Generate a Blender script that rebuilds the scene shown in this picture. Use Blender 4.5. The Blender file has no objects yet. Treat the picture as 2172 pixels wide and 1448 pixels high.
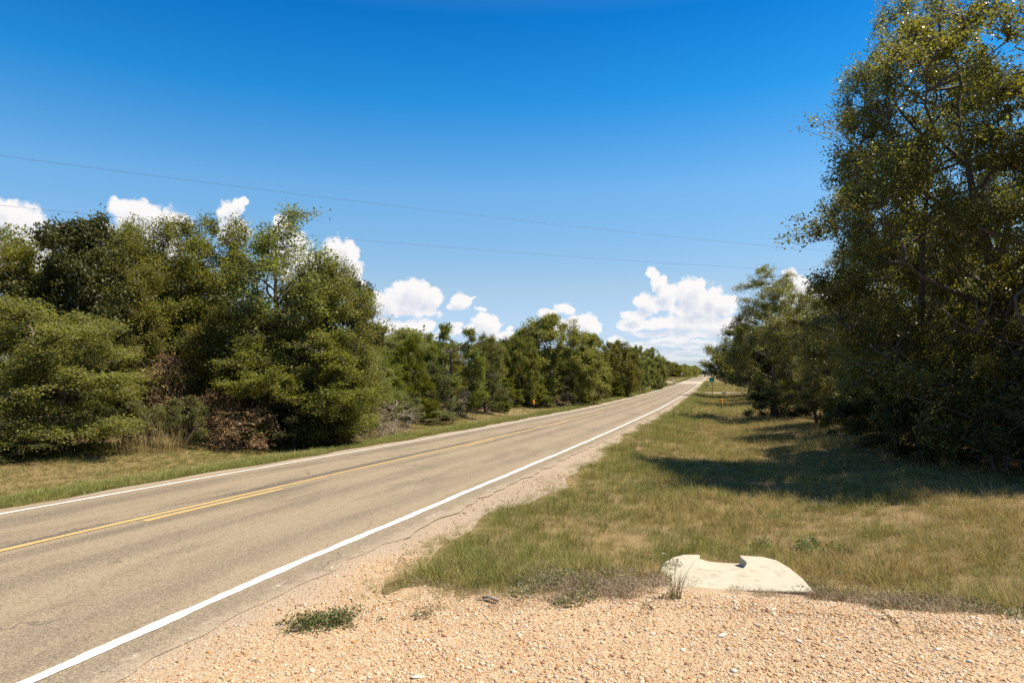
import bpy, math, random
import numpy as np
from mathutils import Vector, Matrix

random.seed(7)
SC = bpy.context.scene
COL = SC.collection
R = math.radians
PI = math.pi

# ------------------------------------------------------------------ camera
F_PX = 1500.0                      # focal length in photo pixels (2172 wide)
YAW = math.atan((1515 - 1086) / F_PX)
PITCH = math.atan(76 / F_PX)
EYE = np.array((0.0, 0.0, 1.9))
cam_d = bpy.data.cameras.new('camera')
cam = bpy.data.objects.new('camera', cam_d)
COL.objects.link(cam)
cam_d.sensor_width = 36.0
cam_d.lens = F_PX / 2172 * 36.0
cam_d.clip_start = 0.05
cam_d.clip_end = 9000
cam.location = EYE
cam.rotation_euler = (PI / 2 + PITCH, 0, YAW)
SC.camera = cam

CR = np.array((math.cos(YAW), math.sin(YAW), 0.0))
CF0 = np.array((-math.sin(YAW), math.cos(YAW), 0.0))
CF = CF0 * math.cos(PITCH) + np.array((0, 0, math.sin(PITCH)))
CU = -CF0 * math.sin(PITCH) + np.array((0, 0, math.cos(PITCH)))


def ray(u, v):
    d = CR * ((u - 1086) / F_PX) + CU * (-(v - 724) / F_PX) + CF
    return d / np.linalg.norm(d)


# ------------------------------------------------------------------ light, exposure
SUN_EL, SUN_AZ = R(61), R(77)      # azimuth clockwise from +Y
sun_dir = np.array((math.sin(SUN_AZ) * math.cos(SUN_EL), math.cos(SUN_AZ) * math.cos(SUN_EL), math.sin(SUN_EL)))
sd = bpy.data.lights.new('sun', 'SUN')
sd.energy = 4.6
sd.angle = R(0.5)
sd.color = (1.0, 0.89, 0.72)
so = bpy.data.objects.new('sun', sd)
COL.objects.link(so)
so.rotation_euler = Vector(-sun_dir).to_track_quat('-Z', 'Y').to_euler()
SC.view_settings.view_transform = 'Standard'
SC.view_settings.look = 'None'
SC.view_settings.gamma = 1.0
SC.view_settings.use_curve_mapping = False
SC.view_settings.exposure = 1.0
SC.render.engine = 'CYCLES'
SC.cycles.max_bounces = 5
SC.cycles.diffuse_bounces = 4
SC.cycles.glossy_bounces = 2
SC.cycles.transmission_bounces = 4
SC.cycles.transparent_max_bounces = 6
SC.cycles.use_denoising = False


# ------------------------------------------------------------------ node helper
class NT:
    def __init__(self, tree):
        self.t = tree
        tree.nodes.clear()

    def n(self, typ, props=None, **ins):
        nd = self.t.nodes.new(typ)
        for k, v in (props or {}).items():
            setattr(nd, k, v)
        for k, v in ins.items():
            key = k
            if k[0] == 'i' and k[1:].isdigit():
                key = int(k[1:])
            else:
                key = k.replace('_', ' ')
            self.put(nd.inputs[key], v)
        return nd

    def put(self, sock, v):
        if isinstance(v, bpy.types.NodeSocket):
            self.t.links.new(v, sock)
        elif isinstance(v, bpy.types.Node):
            self.t.links.new(v.outputs[0], sock)
        else:
            if sock.type == 'RGBA' and len(v) == 3:
                v = (*v, 1.0)
            sock.default_value = v

    def m(self, op, a, b=None, c=None, clamp=False):
        nd = self.t.nodes.new('ShaderNodeMath')
        nd.operation = op
        nd.use_clamp = clamp
        for i, v in enumerate((a, b, c)):
            if v is not None:
                self.put(nd.inputs[i], v)
        return nd.outputs[0]

    def vm(self, op, a, b=None, c=None):
        nd = self.t.nodes.new('ShaderNodeVectorMath')
        nd.operation = op
        for i, v in enumerate((a, b, c)):
            if v is not None:
                self.put(nd.inputs[i], v)
        return nd.outputs['Value'] if op in ('LENGTH', 'DOT_PRODUCT', 'DISTANCE') else nd.outputs[0]

    def mix(self, f, a, b, blend='MIX'):
        nd = self.t.nodes.new('ShaderNodeMix')
        nd.data_type = 'RGBA'
        nd.blend_type = blend
        self.put(nd.inputs[0], f)
        self.put(nd.inputs[6], a)
        self.put(nd.inputs[7], b)
        return nd.outputs[2]

    def ss(self, x, lo, hi):
        nd = self.t.nodes.new('ShaderNodeMapRange')
        nd.interpolation_type = 'SMOOTHSTEP'
        self.put(nd.inputs[0], x)
        nd.inputs[1].default_value = lo
        nd.inputs[2].default_value = hi
        return nd.outputs[0]

    def noise(self, vec, scale, detail=3, rough=0.5, out=0, dims='3D'):
        nd = self.n('ShaderNodeTexNoise', {'noise_dimensions': dims}, Vector=vec, Scale=scale, Detail=detail, Roughness=rough)
        return nd.outputs[out]


# ------------------------------------------------------------------ sky
world = bpy.data.worlds.new('World')
SC.world = world
world.use_nodes = True
W = NT(world.node_tree)


def azel(u, v):
    d = ray(u, v)
    return math.atan2(d[0], d[1]), math.asin(d[2])


# cumulus: (base row or None, softness, [(u, v, ru, rv), ...]) read as directions
CLOUDS = [
    (None, [(5, 470, 62, 42), (25, 520, 55, 40), (50, 560, 48, 45), (-60, 500, 80, 70)]),
    (None, [(252, 440, 20, 17), (300, 470, 42, 38), (345, 475, 48, 32), (235, 505, 26, 22), (300, 520, 80, 40)]),
    (None, [(486, 452, 22, 24), (505, 440, 14, 14), (516, 428, 9, 7), (495, 490, 30, 30)]),
    (None, [(600, 485, 20, 28), (615, 530, 40, 40), (650, 570, 50, 40)]),
    (None, [(722, 545, 40, 40), (745, 570, 26, 30), (690, 565, 36, 36), (720, 600, 50, 30)]),
    (672, [(875, 628, 52, 34), (915, 630, 26, 22), (830, 650, 45, 30), (800, 645, 22, 30), (860, 665, 70, 18)]),
    (720, [(850, 695, 60, 17), (800, 695, 40, 22), (905, 690, 20, 13), (840, 715, 80, 20)]),
    (658, [(978, 640, 20, 17), (968, 652, 22, 10)]),
    (661, [(1018, 656, 15, 7)]),
    (None, [(997, 633, 14, 2.5)]),
    (708, [(1032, 688, 30, 24), (1020, 700, 36, 14)]),
    (None, [(968, 692, 14, 11), (958, 702, 30, 8)]),
    (None, [(1082, 698, 10, 6), (1065, 712, 36, 10)]),
    (665, [(1196, 654, 26, 11), (1178, 664, 22, 10)]),
    (None, [(1165, 668, 24, 14), (1235, 686, 34, 22), (1262, 690, 16, 20), (1200, 690, 40, 16)]),
    (662, [(1384, 580, 15, 13), (1400, 600, 18, 18), (1418, 625, 26, 26), (1372, 640, 28, 16), (1400, 655, 50, 12)]),
    (672, [(1470, 625, 36, 36), (1510, 640, 26, 30), (1535, 645, 26, 22), (1490, 655, 70, 22)]),
    (None, [(1350, 670, 32, 11), (1335, 690, 26, 13), (1400, 685, 60, 12), (1455, 685, 60, 18), (1530, 690, 50, 20)]),
    (None, [(1400, 708, 70, 6), (1480, 708, 60, 6)]),
    (None, [(1305, 722, 24, 9), (1450, 714, 12, 10), (1415, 724, 36, 9), (1475, 728, 50, 9), (1360, 730, 40, 6)]),
    (None, [(1440, 748, 90, 7), (1400, 762, 120, 5), (1340, 742, 50, 5)]),
    (None, [(1676, 588, 15, 16), (1692, 602, 22, 18), (1700, 630, 40, 24)]),
    (None, [(1760, 640, 40, 30), (1830, 690, 60, 30)]),
]
tc = W.n('ShaderNodeTexCoord')
dirv = tc.outputs['Generated']
sx = W.n('ShaderNodeSeparateXYZ', Vector=dirv)
az = W.m('ARCTAN2', sx.outputs[0], sx.outputs[1])
el = W.m('ARCSINE', sx.outputs[2])
P0 = W.n('ShaderNodeCombineXYZ', X=az, Y=el, Z=0.0).outputs[0]


def cloud_field(P, fine=True):
    wn = W.noise(P, 55.0, 5.0, 0.6, out=1)
    w1 = W.vm('SUBTRACT', wn, (0.5, 0.5, 0.5))
    Pw = W.vm('MULTIPLY_ADD', w1, (0.017, 0.014, 0.0), P)
    sep = W.n('ShaderNodeSeparateXYZ', Vector=Pw)
    total = None

    def puff(a, e, ra, re):
        s = W.vm('MULTIPLY_ADD', Pw, (1 / ra, 1 / re, 0.0), (-a / ra, -e / re, 0.0))
        return W.vm('LENGTH', s)
    for base, puffs in CLOUDS:
        d = None
        for (u, v, ru, rv) in puffs:
            a, e = azel(u, v)
            l = puff(a, e, ru / F_PX, rv / F_PX)
            d = l if d is None else W.n('ShaderNodeMath', {'operation': 'SMOOTH_MIN'}, i0=d, i1=l, i2=0.25).outputs[0]
        f = W.m('SUBTRACT', 1.0, d)
        if base is not None:
            eb = azel(puffs[0][0], base)[1]
            g = W.m('MULTIPLY_ADD', sep.outputs[1], 1 / 0.011, -eb / 0.011)
            f = W.n('ShaderNodeMath', {'operation': 'SMOOTH_MIN'}, i0=f, i1=g, i2=0.35).outputs[0]
        total = f if total is None else W.m('MAXIMUM', total, f)
    vo = W.n('ShaderNodeTexVoronoi', {'feature': 'SMOOTH_F1', 'voronoi_dimensions': '2D', 'normalize': True},
             Vector=Pw, Scale=62.0, Detail=2.5, Roughness=0.55, Lacunarity=2.2, Smoothness=0.35, Randomness=1.0)
    bil = W.m('SUBTRACT', 0.42, vo.outputs['Distance'])
    return W.m('MULTIPLY_ADD', bil, 1.15, total), bil


f1, b1 = cloud_field(P0)
P2 = W.vm('ADD', P0, (0.007, 0.013, 0.0))
f2, b2 = cloud_field(P2)
alpha = W.ss(f1, -0.04, 0.33)
shade = W.m('MULTIPLY', W.ss(f2, 0.05, 1.1), 0.95, clamp=True)
WHITE, GREY = (5.75, 5.65, 5.6), (3.95, 4.25, 4.85)
ccol = W.mix(shade, WHITE, GREY)
fine = W.m('MULTIPLY', W.m('SUBTRACT', b1, b2), 0.9)
ccol = W.mix(W.m('ADD', 0.1, fine, clamp=True), ccol, WHITE)
sky = W.n('ShaderNodeTexSky', {'sky_type': 'NISHITA', 'sun_disc': False, 'sun_elevation': SUN_EL, 'sun_rotation': SUN_AZ,
                              'altitude': 120.0, 'air_density': 1.0, 'dust_density': 0.45, 'ozone_density': 2.2})
skyc = W.n('ShaderNodeHueSaturation', Hue=0.5, Saturation=1.3, Value=1.0, Fac=1.0, Color=sky.outputs[0]).outputs[0]
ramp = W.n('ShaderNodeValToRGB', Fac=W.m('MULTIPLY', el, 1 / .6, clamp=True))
RS = [(0.0, (.53, .65, 1.0)), (.04, (.58, .66, .98)), (.21, (.98, .84, .80)), (.43, (.98, 1.05, .99)), (.63, (.20, .90, 1.05)), (.80, (.05, .70, .97)), (1.0, (.85, .90, .88))]  # last stop, above the view, raised in red to warm the shade
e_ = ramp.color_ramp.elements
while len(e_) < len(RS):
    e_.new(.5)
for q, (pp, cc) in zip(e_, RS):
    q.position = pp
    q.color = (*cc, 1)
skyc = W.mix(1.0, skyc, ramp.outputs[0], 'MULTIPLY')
# the lowest air is milky
fade = W.ss(el, .075, .0)
ccol = W.mix(W.m('MULTIPLY', fade, .7), ccol, skyc)
STR = 0.085
bg_clouds = W.n('ShaderNodeBackground', Color=W.mix(alpha, skyc, ccol), Strength=STR)
# outside the cloud window: unseen low clouds, thickened to brighten and warm the shade
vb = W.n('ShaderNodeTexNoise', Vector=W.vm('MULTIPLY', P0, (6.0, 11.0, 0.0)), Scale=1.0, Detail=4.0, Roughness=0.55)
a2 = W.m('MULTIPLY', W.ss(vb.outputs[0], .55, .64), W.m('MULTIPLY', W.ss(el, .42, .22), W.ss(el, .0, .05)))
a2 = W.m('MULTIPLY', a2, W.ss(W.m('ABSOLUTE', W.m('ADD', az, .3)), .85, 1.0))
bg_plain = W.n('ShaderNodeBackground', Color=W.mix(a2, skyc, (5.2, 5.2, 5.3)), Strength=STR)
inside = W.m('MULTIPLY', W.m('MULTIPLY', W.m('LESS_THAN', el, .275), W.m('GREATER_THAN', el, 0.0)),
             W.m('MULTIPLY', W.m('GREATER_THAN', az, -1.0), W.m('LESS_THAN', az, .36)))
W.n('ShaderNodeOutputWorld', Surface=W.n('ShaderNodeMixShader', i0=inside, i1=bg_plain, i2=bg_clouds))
world.cycles.sampling_method = 'MANUAL'
world.cycles.sample_map_resolution = 256


# ------------------------------------------------------------------ terrain function
PROF_Y = [-200, 0, 6, 14, 20.6, 29, 56, 90, 130, 202, 290, 381, 430, 520, 590, 690, 760, 1000, 4000]
PROF_Z = [0, 0, -.01, -.12, -.22, -.32, -.55, -.58, -.45, .06, 1.05, 1.9, 1.75, .6, 1.6, 4.5, 4.6, 2.0, 0]
_yy = np.linspace(-200, 4000, 8401)
_zz = np.interp(_yy, PROF_Y, PROF_Z)
_k = np.hanning(41)
_k /= _k.sum()
_zs = np.convolve(np.pad(_zz, 20, mode='edge'), _k, 'valid')
_w = np.clip((_yy - 20) / 40, 0, 1)
_zz = _zz * (1 - _w) + _zs * _w
_k2 = np.hanning(9); _k2 /= _k2.sum()
_zz = np.convolve(np.pad(_zz, 4, mode='edge'), _k2, 'valid')


def prof(y):
    return np.interp(y, _yy, _zz)


def sstep(x, a, b):
    t = np.clip((x - a) / (b - a), 0, 1)
    return t * t * (3 - 2 * t)


def wob(x, y, s=1.0):
    return (np.sin(x * .83 * s + y * .31 * s + 1.3) + np.sin(-x * .47 * s + y * .71 * s + 4.1) + np.sin(x * 1.7 * s + y * 1.3 * s + .4) * .5) / 2.5


XR_V = ([-3.7, -3.0, -2.2, -1.0, 0.4, 1.6, 3.2, 5.0, 8, 14, 40, 400], [0, -.03, -.13, -.30, -.42, -.40, -.22, -.02, .15, .25, .6, 1.0])
XR_P = ([-3.7, -1, 1, 4, 10, 40, 400], [0, .06, .12, .16, .2, .5, 1.0])
XL = ([-400, -40, -18, -15, -13.6, -12.2, -11.2, -10.4, -10.0], [1.0, .6, .22, .06, -.12, -.22, -.14, -.03, 0])


def G(x, y):
    x = np.asarray(x, float)
    y = np.asarray(y, float)
    p = prof(y)
    crown = np.where((x > -10) & (x < -3.7), .05 * (1 - ((x + 6.85) / 3.15) ** 2), 0)
    hv = np.interp(x, *XR_V)
    hp = np.interp(x, *XR_P)
    w = np.clip((y - 5.9) / 2.6, 0, 1)
    w = w * w * (3 - 2 * w) * .4 + w * .6
    right = hp * (1 - w) + hv * w
    # farm drive crossing the right verge
    bump = np.exp(-((y - 117) / 4.0) ** 2)
    right = right * (1 - .85 * bump * (x > -3.7))
    left = np.interp(x, *XL)
    h = np.where(x > -6.85, right, left)
    off = (x < -10.6) | (x > -2.6)
    rough = .035 * wob(x, y, 1.0) + .02 * wob(x + 9, y - 4, 2.9)
    k = np.where(x > 0, np.clip((x + 2.6) / 1.5, 0, 1), np.clip((-10.6 - x) / 1.5, 0, 1))
    k = np.maximum(k, np.where(x > -5, np.clip((x + 2.6) / 1.5, 0, 1), 0)) * np.where(x > -5, np.clip((y - 6) / 2, .15, 1), 1)
    return p + h + crown + np.where(off, rough * k, 0)


def gz(x, y):
    return float(G(x, y))


def ground_at(u, v, lift=0.0):
    d = ray(u, v)
    t = 2.0
    lo = 2.0
    for i in range(4000):
        p = EYE + d * t
        if p[2] < gz(p[0], p[1]) + lift:
            break
        lo = t
        t *= 1.01
    for i in range(24):
        mid = .5 * (lo + t)
        p = EYE + d * mid
        if p[2] < gz(p[0], p[1]) + lift:
            t = mid
        else:
            lo = mid
    p = EYE + d * t
    return p


def at_depth(u, z):
    p = EYE + CR * ((u - 1086) / F_PX * z) + CF0 * z
    return float(p[0]), float(p[1])


# ------------------------------------------------------------------ object helpers
def mesh_np(name, V, faces_list, smooth=False):
    """faces_list: list of int arrays (M,k)"""
    me = bpy.data.meshes.new(name)
    V = np.asarray(V, np.float32)
    me.vertices.add(len(V))
    me.vertices.foreach_set('co', V.ravel())
    tot = sum(f.size for f in faces_list)
    nf = sum(len(f) for f in faces_list)
    me.loops.add(tot)
    me.polygons.add(nf)
    idx = np.concatenate([f.ravel() for f in faces_list]).astype(np.int32)
    sizes = np.concatenate([np.full(len(f), f.shape[1], np.int32) for f in faces_list])
    starts = np.concatenate([[0], np.cumsum(sizes)[:-1]]).astype(np.int32)
    me.loops.foreach_set('vertex_index', idx)
    me.polygons.foreach_set('loop_start', starts)
    try:
        me.polygons.foreach_set('loop_total', sizes)
    except Exception:
        pass
    if smooth:
        me.polygons.foreach_set('use_smooth', np.ones(nf, bool))
    me.update(calc_edges=True)
    return me


def fattr(me, name, vals):
    a = me.attributes.new(name, 'FLOAT', 'POINT')
    a.data.foreach_set('value', np.asarray(vals, np.float32))


def link(name, me, mat=None, parent=None, loc=None, rot=None):
    o = bpy.data.objects.new(name, me)
    COL.objects.link(o)
    if mat is not None and me is not None:
        if len(me.materials) == 0:
            me.materials.append(mat)
    if parent is not None:
        o.parent = parent
    if loc is not None:
        o.location = loc
    if rot is not None:
        o.rotation_euler = rot
    return o


def tag(o, label=None, cat=None, group=None, kind=None):
    if label:
        o['label'] = label
    if cat:
        o['category'] = cat
    if group:
        o['group'] = group
    if kind:
        o['kind'] = kind
    return o


def thing(name, label, cat, loc=(0, 0, 0), rz=0, group=None):
    o = bpy.data.objects.new(name, None)
    o.empty_display_size = .3
    COL.objects.link(o)
    o.location = loc
    o.rotation_euler = (0, 0, rz)
    return tag(o, label, cat, group)


class MB:
    """collects simple solids into one mesh"""
    def __init__(self):
        self.v = []
        self.f = []

    def add(self, vs, fs):
        b = len(self.v)
        self.v += [tuple(map(float, p)) for p in vs]
        self.f += [tuple(i + b for i in f) for f in fs]

    def box(self, cx, cy, cz, sx, sy, sz):
        x, y, z = sx / 2, sy / 2, sz / 2
        vs = [(cx + a * x, cy + b * y, cz + c * z) for c in (-1, 1) for b in (-1, 1) for a in (-1, 1)]
        self.add(vs, [(0, 2, 3, 1), (4, 5, 7, 6), (0, 1, 5, 4), (2, 6, 7, 3), (0, 4, 6, 2), (1, 3, 7, 5)])

    def tube(self, pts, rad, n=8, cap=True):
        pts = [Vector(p) for p in pts]
        rings = []
        for i, p in enumerate(pts):
            d = (pts[min(i + 1, len(pts) - 1)] - pts[max(i - 1, 0)]).normalized()
            a = d.orthogonal().normalized() if i == 0 else (rings_a - d * rings_a.dot(d)).normalized()
            rings_a = a
            b = d.cross(a)
            r = rad[i] if hasattr(rad, '__len__') else rad
            rings.append([p + (a * math.cos(2 * PI * k / n) + b * math.sin(2 * PI * k / n)) * r for k in range(n)])
        vs = [q for rg in rings for q in rg]
        fs = []
        for i in range(len(rings) - 1):
            for k in range(n):
                k2 = (k + 1) % n
                fs.append((i * n + k, i * n + k2, (i + 1) * n + k2, (i + 1) * n + k))
        if cap:
            fs.append(tuple(range(n))[::-1])
            fs.append(tuple((len(rings) - 1) * n + k for k in range(n)))
        self.add(vs, fs)

    def build(self, name, mat, parent=None, smooth=False, bevel=0, loc=None, rot=None):
        me = bpy.data.meshes.new(name)
        me.from_pydata(self.v, [], self.f)
        if smooth:
            for p in me.polygons:
                p.use_smooth = True
        o = link(name, me, mat, parent, loc, rot)
        if bevel:
            b = o.modifiers.new('bevel', 'BEVEL')
            b.width = bevel
            b.segments = 2
            b.limit_method = 'ANGLE'
            b.angle_limit = R(40)
        return o


def new_mat(name):
    m = bpy.data.materials.new(name)
    m.use_nodes = True
    return m, NT(m.node_tree)


def plain_mat(name, col, rough=.6, metal=0.0, var=.15, scale=8.0, bump=0.0):
    m, t = new_mat(name)
    tcn = t.n('ShaderNodeTexCoord').outputs['Object']
    ns = t.noise(tcn, scale, 4, .6)
    c = t.mix(t.m('MULTIPLY', ns, 1.0), tuple(x * (1 - var) for x in col), tuple(min(1, x * (1 + var)) for x in col))
    p = t.n('ShaderNodeBsdfPrincipled', Base_Color=c, Roughness=rough, Metallic=metal)
    if bump:
        bn = t.n('ShaderNodeBump', Strength=.5, Distance=bump, Height=t.noise(tcn, scale * 6, 4, .7))
        t.put(p.inputs['Normal'], bn.outputs[0])
    t.n('ShaderNodeOutputMaterial', Surface=p)
    return m


# ------------------------------------------------------------------ ground materials
def pos_node(t):
    return t.n('ShaderNodeNewGeometry').outputs['Position']


def make_ground_mat():
    m, t = new_mat('earth_and_thatch')
    p = pos_node(t)
    s = t.n('ShaderNodeSeparateXYZ', Vector=p)
    big = t.noise(p, .35, 4, .6)
    mid = t.noise(p, 2.2, 5, .65)
    fine = t.noise(p, 38, 4, .7)
    thatch = t.mix(mid, (.17, .118, .058), (.29, .215, .11))
    green = t.mix(mid, (.12, .105, .04), (.20, .17, .075))
    f = t.ss(big, .50, .75)
    c = t.mix(f, thatch, green)
    # beyond the reach of the blades the sward itself is the surface
    far = t.ss(s.outputs[1], 25, 90)
    farc = t.mix(t.noise(p, .12, 4, .6), (.14, .135, .05), (.26, .2, .10))
    c = t.mix(t.m('MULTIPLY', far, .85), c, farc)
    # leaf-littered earth under the trees
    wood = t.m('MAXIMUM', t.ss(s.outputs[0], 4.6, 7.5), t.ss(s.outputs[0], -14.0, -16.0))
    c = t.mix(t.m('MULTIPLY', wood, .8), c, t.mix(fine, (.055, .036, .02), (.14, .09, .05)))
    c = t.mix(t.m('MULTIPLY', fine, .5), c, t.mix(1.0, c, (.55, .5, .45), 'MULTIPLY'))
    b = t.n('ShaderNodeBsdfPrincipled', Base_Color=c, Roughness=.95)
    t.put(b.inputs['Specular IOR Level'], .1)
    bn = t.n('ShaderNodeBump', Strength=.8, Distance=.04, Height=t.noise(p, 14, 6, .7))
    t.put(b.inputs['Normal'], bn.outputs[0])
    t.n('ShaderNodeOutputMaterial', Surface=b)
    return m


def make_gravel_mat(name, pebble=42.0, pale=0.0):
    m, t = new_mat(name)
    p = pos_node(t)
    v = t.n('ShaderNodeTexVoronoi', {'feature': 'F1'}, Vector=p, Scale=pebble)
    v2 = t.n('ShaderNodeTexVoronoi', {'feature': 'F1'}, Vector=p, Scale=pebble * 2.3)
    cr = t.n('ShaderNodeValToRGB', Fac=t.n('ShaderNodeSeparateColor', Color=v.outputs['Color']).outputs[0])
    e = cr.color_ramp.elements
    cols = [(.0, (.22, .13, .07)), (.15, (.37, .22, .11)), (.35, (.46, .30, .16)), (.55, (.49, .35, .205)), (.75, (.55, .43, .28)), (.92, (.43, .20, .06)), (1.0, (.60, .51, .38))]
    while len(e) < len(cols):
        e.new(.5)
    for el_, (a, c) in zip(e, cols):
        el_.position = a
        el_.color = (*c, 1)
    sand = t.mix(t.noise(p, 3.0, 5, .65), (.43, .325, .212), (.52, .405, .275))
    c = t.mix(.62, sand, cr.outputs[0])
    grey = t.mix(t.noise(p, 60, 3, .7), (.23, .19, .14), (.45, .38, .295))
    s = t.n('ShaderNodeSeparateXYZ', Vector=p)
    edge = t.ss(t.m('ADD', s.outputs[0], t.m('MULTIPLY', t.noise(p, 1.3, 4, .6), 1.2)), -2.3, -3.2)
    edge = t.m('MAXIMUM', edge, t.ss(s.outputs[1], 6.0, 10.0))
    c = t.mix(t.m('MAXIMUM', t.m('MULTIPLY', edge, .85), pale), c, grey)
    dirt = t.ss(t.noise(p, 1.1, 6, .7), .52, .75)
    c = t.mix(t.m('MULTIPLY', dirt, .35), c, (.20, .14, .08))
    gap = t.ss(v.outputs['Distance'], .62, .35)
    c = t.mix(t.m('SUBTRACT', .35, t.m('MULTIPLY', gap, .35)), c, (.22, .13, .07))
    b = t.n('ShaderNodeBsdfPrincipled', Base_Color=c, Roughness=.85)
    t.put(b.inputs['Specular IOR Level'], .25)
    h = t.m('ADD', t.m('MULTIPLY', v.outputs['Distance'], -1.0), t.m('MULTIPLY', v2.outputs['Distance'], -.5))
    bn = t.n('ShaderNodeBump', Strength=.8, Distance=.012, Height=h)
    t.put(b.inputs['Normal'], bn.outputs[0])
    t.n('ShaderNodeOutputMaterial', Surface=b)
    return m


def make_road_mat():
    m, t = new_mat('chip_seal')
    p = pos_node(t)
    s = t.n('ShaderNodeSeparateXYZ', Vector=p)
    x, y = s.outputs[0], s.outputs[1]
    st = t.n('ShaderNodeMapping', Vector=p, Scale=(1.0, .07, 1.0)).outputs[0]
    st2 = t.n('ShaderNodeMapping', Vector=p, Scale=(1.0, .22, 1.0)).outputs[0]
    long_ = t.noise(st, 1.9, 5, .62)
    blot = t.noise(st2, 1.6, 5, .62)
    c = t.mix(long_, (.212, .164, .104), (.282, .224, .148))
    c = t.mix(t.ss(blot, .48, .70), c, (.172, .136, .092))
    # bituminous bleeding: darker bands in the wheel paths and along the centre joint

    def band(x0, w, k, lo=.38, hi=.62):
        d = t.m('ABSOLUTE', t.m('SUBTRACT', x, x0))
        return t.m('MULTIPLY', t.m('MULTIPLY', t.ss(d, w, w * .15), t.ss(t.noise(st, 3.1, 5, .7), lo, hi)), k)
    for x0, w, k in ((-7.56, .26, 1.0), (-6.98, .24, .6), (-9.0, .45, .6), (-6.1, .45, .42), (-4.75, .4, .38)):
        c = t.mix(band(x0, w, k, .30, .56), c, (.075, .065, .053))
    d = t.ss(t.m('ADD', x, t.m('MULTIPLY', t.noise(p, 6, 3, .6), .12)), -4.02, -3.92)
    c = t.mix(t.m('MULTIPLY', d, .75), c, t.mix(t.noise(p, 9, 5, .7), (.095, .078, .055), (.27, .22, .15)))
    d2 = t.ss(t.m('ADD', x, t.m('MULTIPLY', t.noise(p, 4, 5, .7), .5)), -3.62, -3.42)
    c = t.mix(d2, c, t.mix(t.noise(p, 60, 3, .7), (.20, .155, .11), (.40, .32, .23)))
    # worn remains of an earlier edge line
    ww = t.m('ABSOLUTE', t.m('SUBTRACT', x, -3.82))
    worn = t.m('MULTIPLY', t.ss(ww, .075, .03), t.ss(t.noise(st2, 5.5, 6, .75), .52, .64))
    worn = t.m('MULTIPLY', worn, t.ss(t.noise(p, 38, 5, .8), .46, .60))
    worn = t.m('MULTIPLY', worn, t.m('MULTIPLY', t.ss(y, 16, 9), .8))
    c = t.mix(worn, c, (.68, .64, .56))
    agg = t.n('ShaderNodeTexVoronoi', {'feature': 'F1'}, Vector=p, Scale=95.0)
    ag = t.n('ShaderNodeSeparateColor', Color=agg.outputs['Color']).outputs[0]
    c = t.mix(t.m('MULTIPLY', t.ss(ag, .55, 1.0), .5), c, (.38, .31, .21))
    c = t.mix(t.m('MULTIPLY', t.ss(ag, .32, .0), .55), c, (.07, .056, .04))
    gr = t.noise(p, 30, 5, .75)
    c = t.mix(t.ss(gr, .52, .70), c, t.mix(1.0, c, (.62, .6, .58), 'MULTIPLY'))
    # hairline transverse and longitudinal cracks
    vc = t.n('ShaderNodeTexVoronoi', {'feature': 'DISTANCE_TO_EDGE'}, Vector=t.vm('ADD', t.n('ShaderNodeMapping', Vector=p, Scale=(1.0, .4, 1.0)).outputs[0], t.vm('SCALE', t.noise(p, 2.5, 4, .6, out=1), None) if False else t.n('ShaderNodeMapping', Vector=t.noise(p, 3, 4, .6, out=1), Scale=(.35, .35, .35)).outputs[0]), Scale=.55)
    crk = t.m('MULTIPLY', t.ss(vc.outputs['Distance'], .009, .002), t.ss(t.noise(p, .5, 3, .6), .5, .62))
    c = t.mix(t.m('MULTIPLY', crk, .65), c, (.05, .042, .034))
    # pale caliche dragged over the road at the crossing
    cal = t.m('MULTIPLY', t.ss(y, 196, 206), t.ss(y, 250, 240))
    c = t.mix(t.m('MULTIPLY', cal, .75), c, (.40, .34, .26))
    b = t.n('ShaderNodeBsdfPrincipled', Base_Color=c, Roughness=.9)
    t.put(b.inputs['Specular IOR Level'], .3)
    bn = t.n('ShaderNodeBump', Strength=.55, Distance=.006, Height=t.m('ADD', gr, t.m('MULTIPLY', agg.outputs['Distance'], -.8)))
    t.put(b.inputs['Normal'], bn.outputs[0])
    t.n('ShaderNodeOutputMaterial', Surface=b)
    return m


def make_paint_mat(name, col, wear_lo=.66, wear_hi=.74):
    m, t = new_mat(name)
    p = pos_node(t)
    c = t.mix(t.noise(p, 5, 5, .65), tuple(v * .88 for v in col), col)
    worn = t.ss(t.noise(p, 70, 4, .7), wear_lo, wear_hi)
    c = t.mix(worn, c, (.2, .165, .115))
    vc = t.n('ShaderNodeTexVoronoi', {'feature': 'DISTANCE_TO_EDGE'}, Vector=p, Scale=2.2)
    c = t.mix(t.m('MULTIPLY', t.ss(vc.outputs['Distance'], .012, .003), .5), c, (.2, .17, .12))
    b = t.n('ShaderNodeBsdfPrincipled', Base_Color=c, Roughness=.75)
    bn = t.n('ShaderNodeBump', Strength=.4, Distance=.004, Height=t.noise(p, 90, 4, .7))
    t.put(b.inputs['Normal'], bn.outputs[0])
    t.n('ShaderNodeOutputMaterial', Surface=b)
    return m


M_GROUND = make_ground_mat()
M_GRAVEL = make_gravel_mat('orange_river_gravel')
M_SHOULDER = make_gravel_mat('grey_shoulder_gravel', 60.0, .0)
M_CALICHE = make_gravel_mat('pale_caliche', 30.0, .9)
M_ROAD = make_road_mat()
M_WHITE = make_paint_mat('white_road_paint', (.62, .60, .555))
M_YELLOW = make_paint_mat('yellow_road_paint', (.50, .34, .12), .56, .70)


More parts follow.
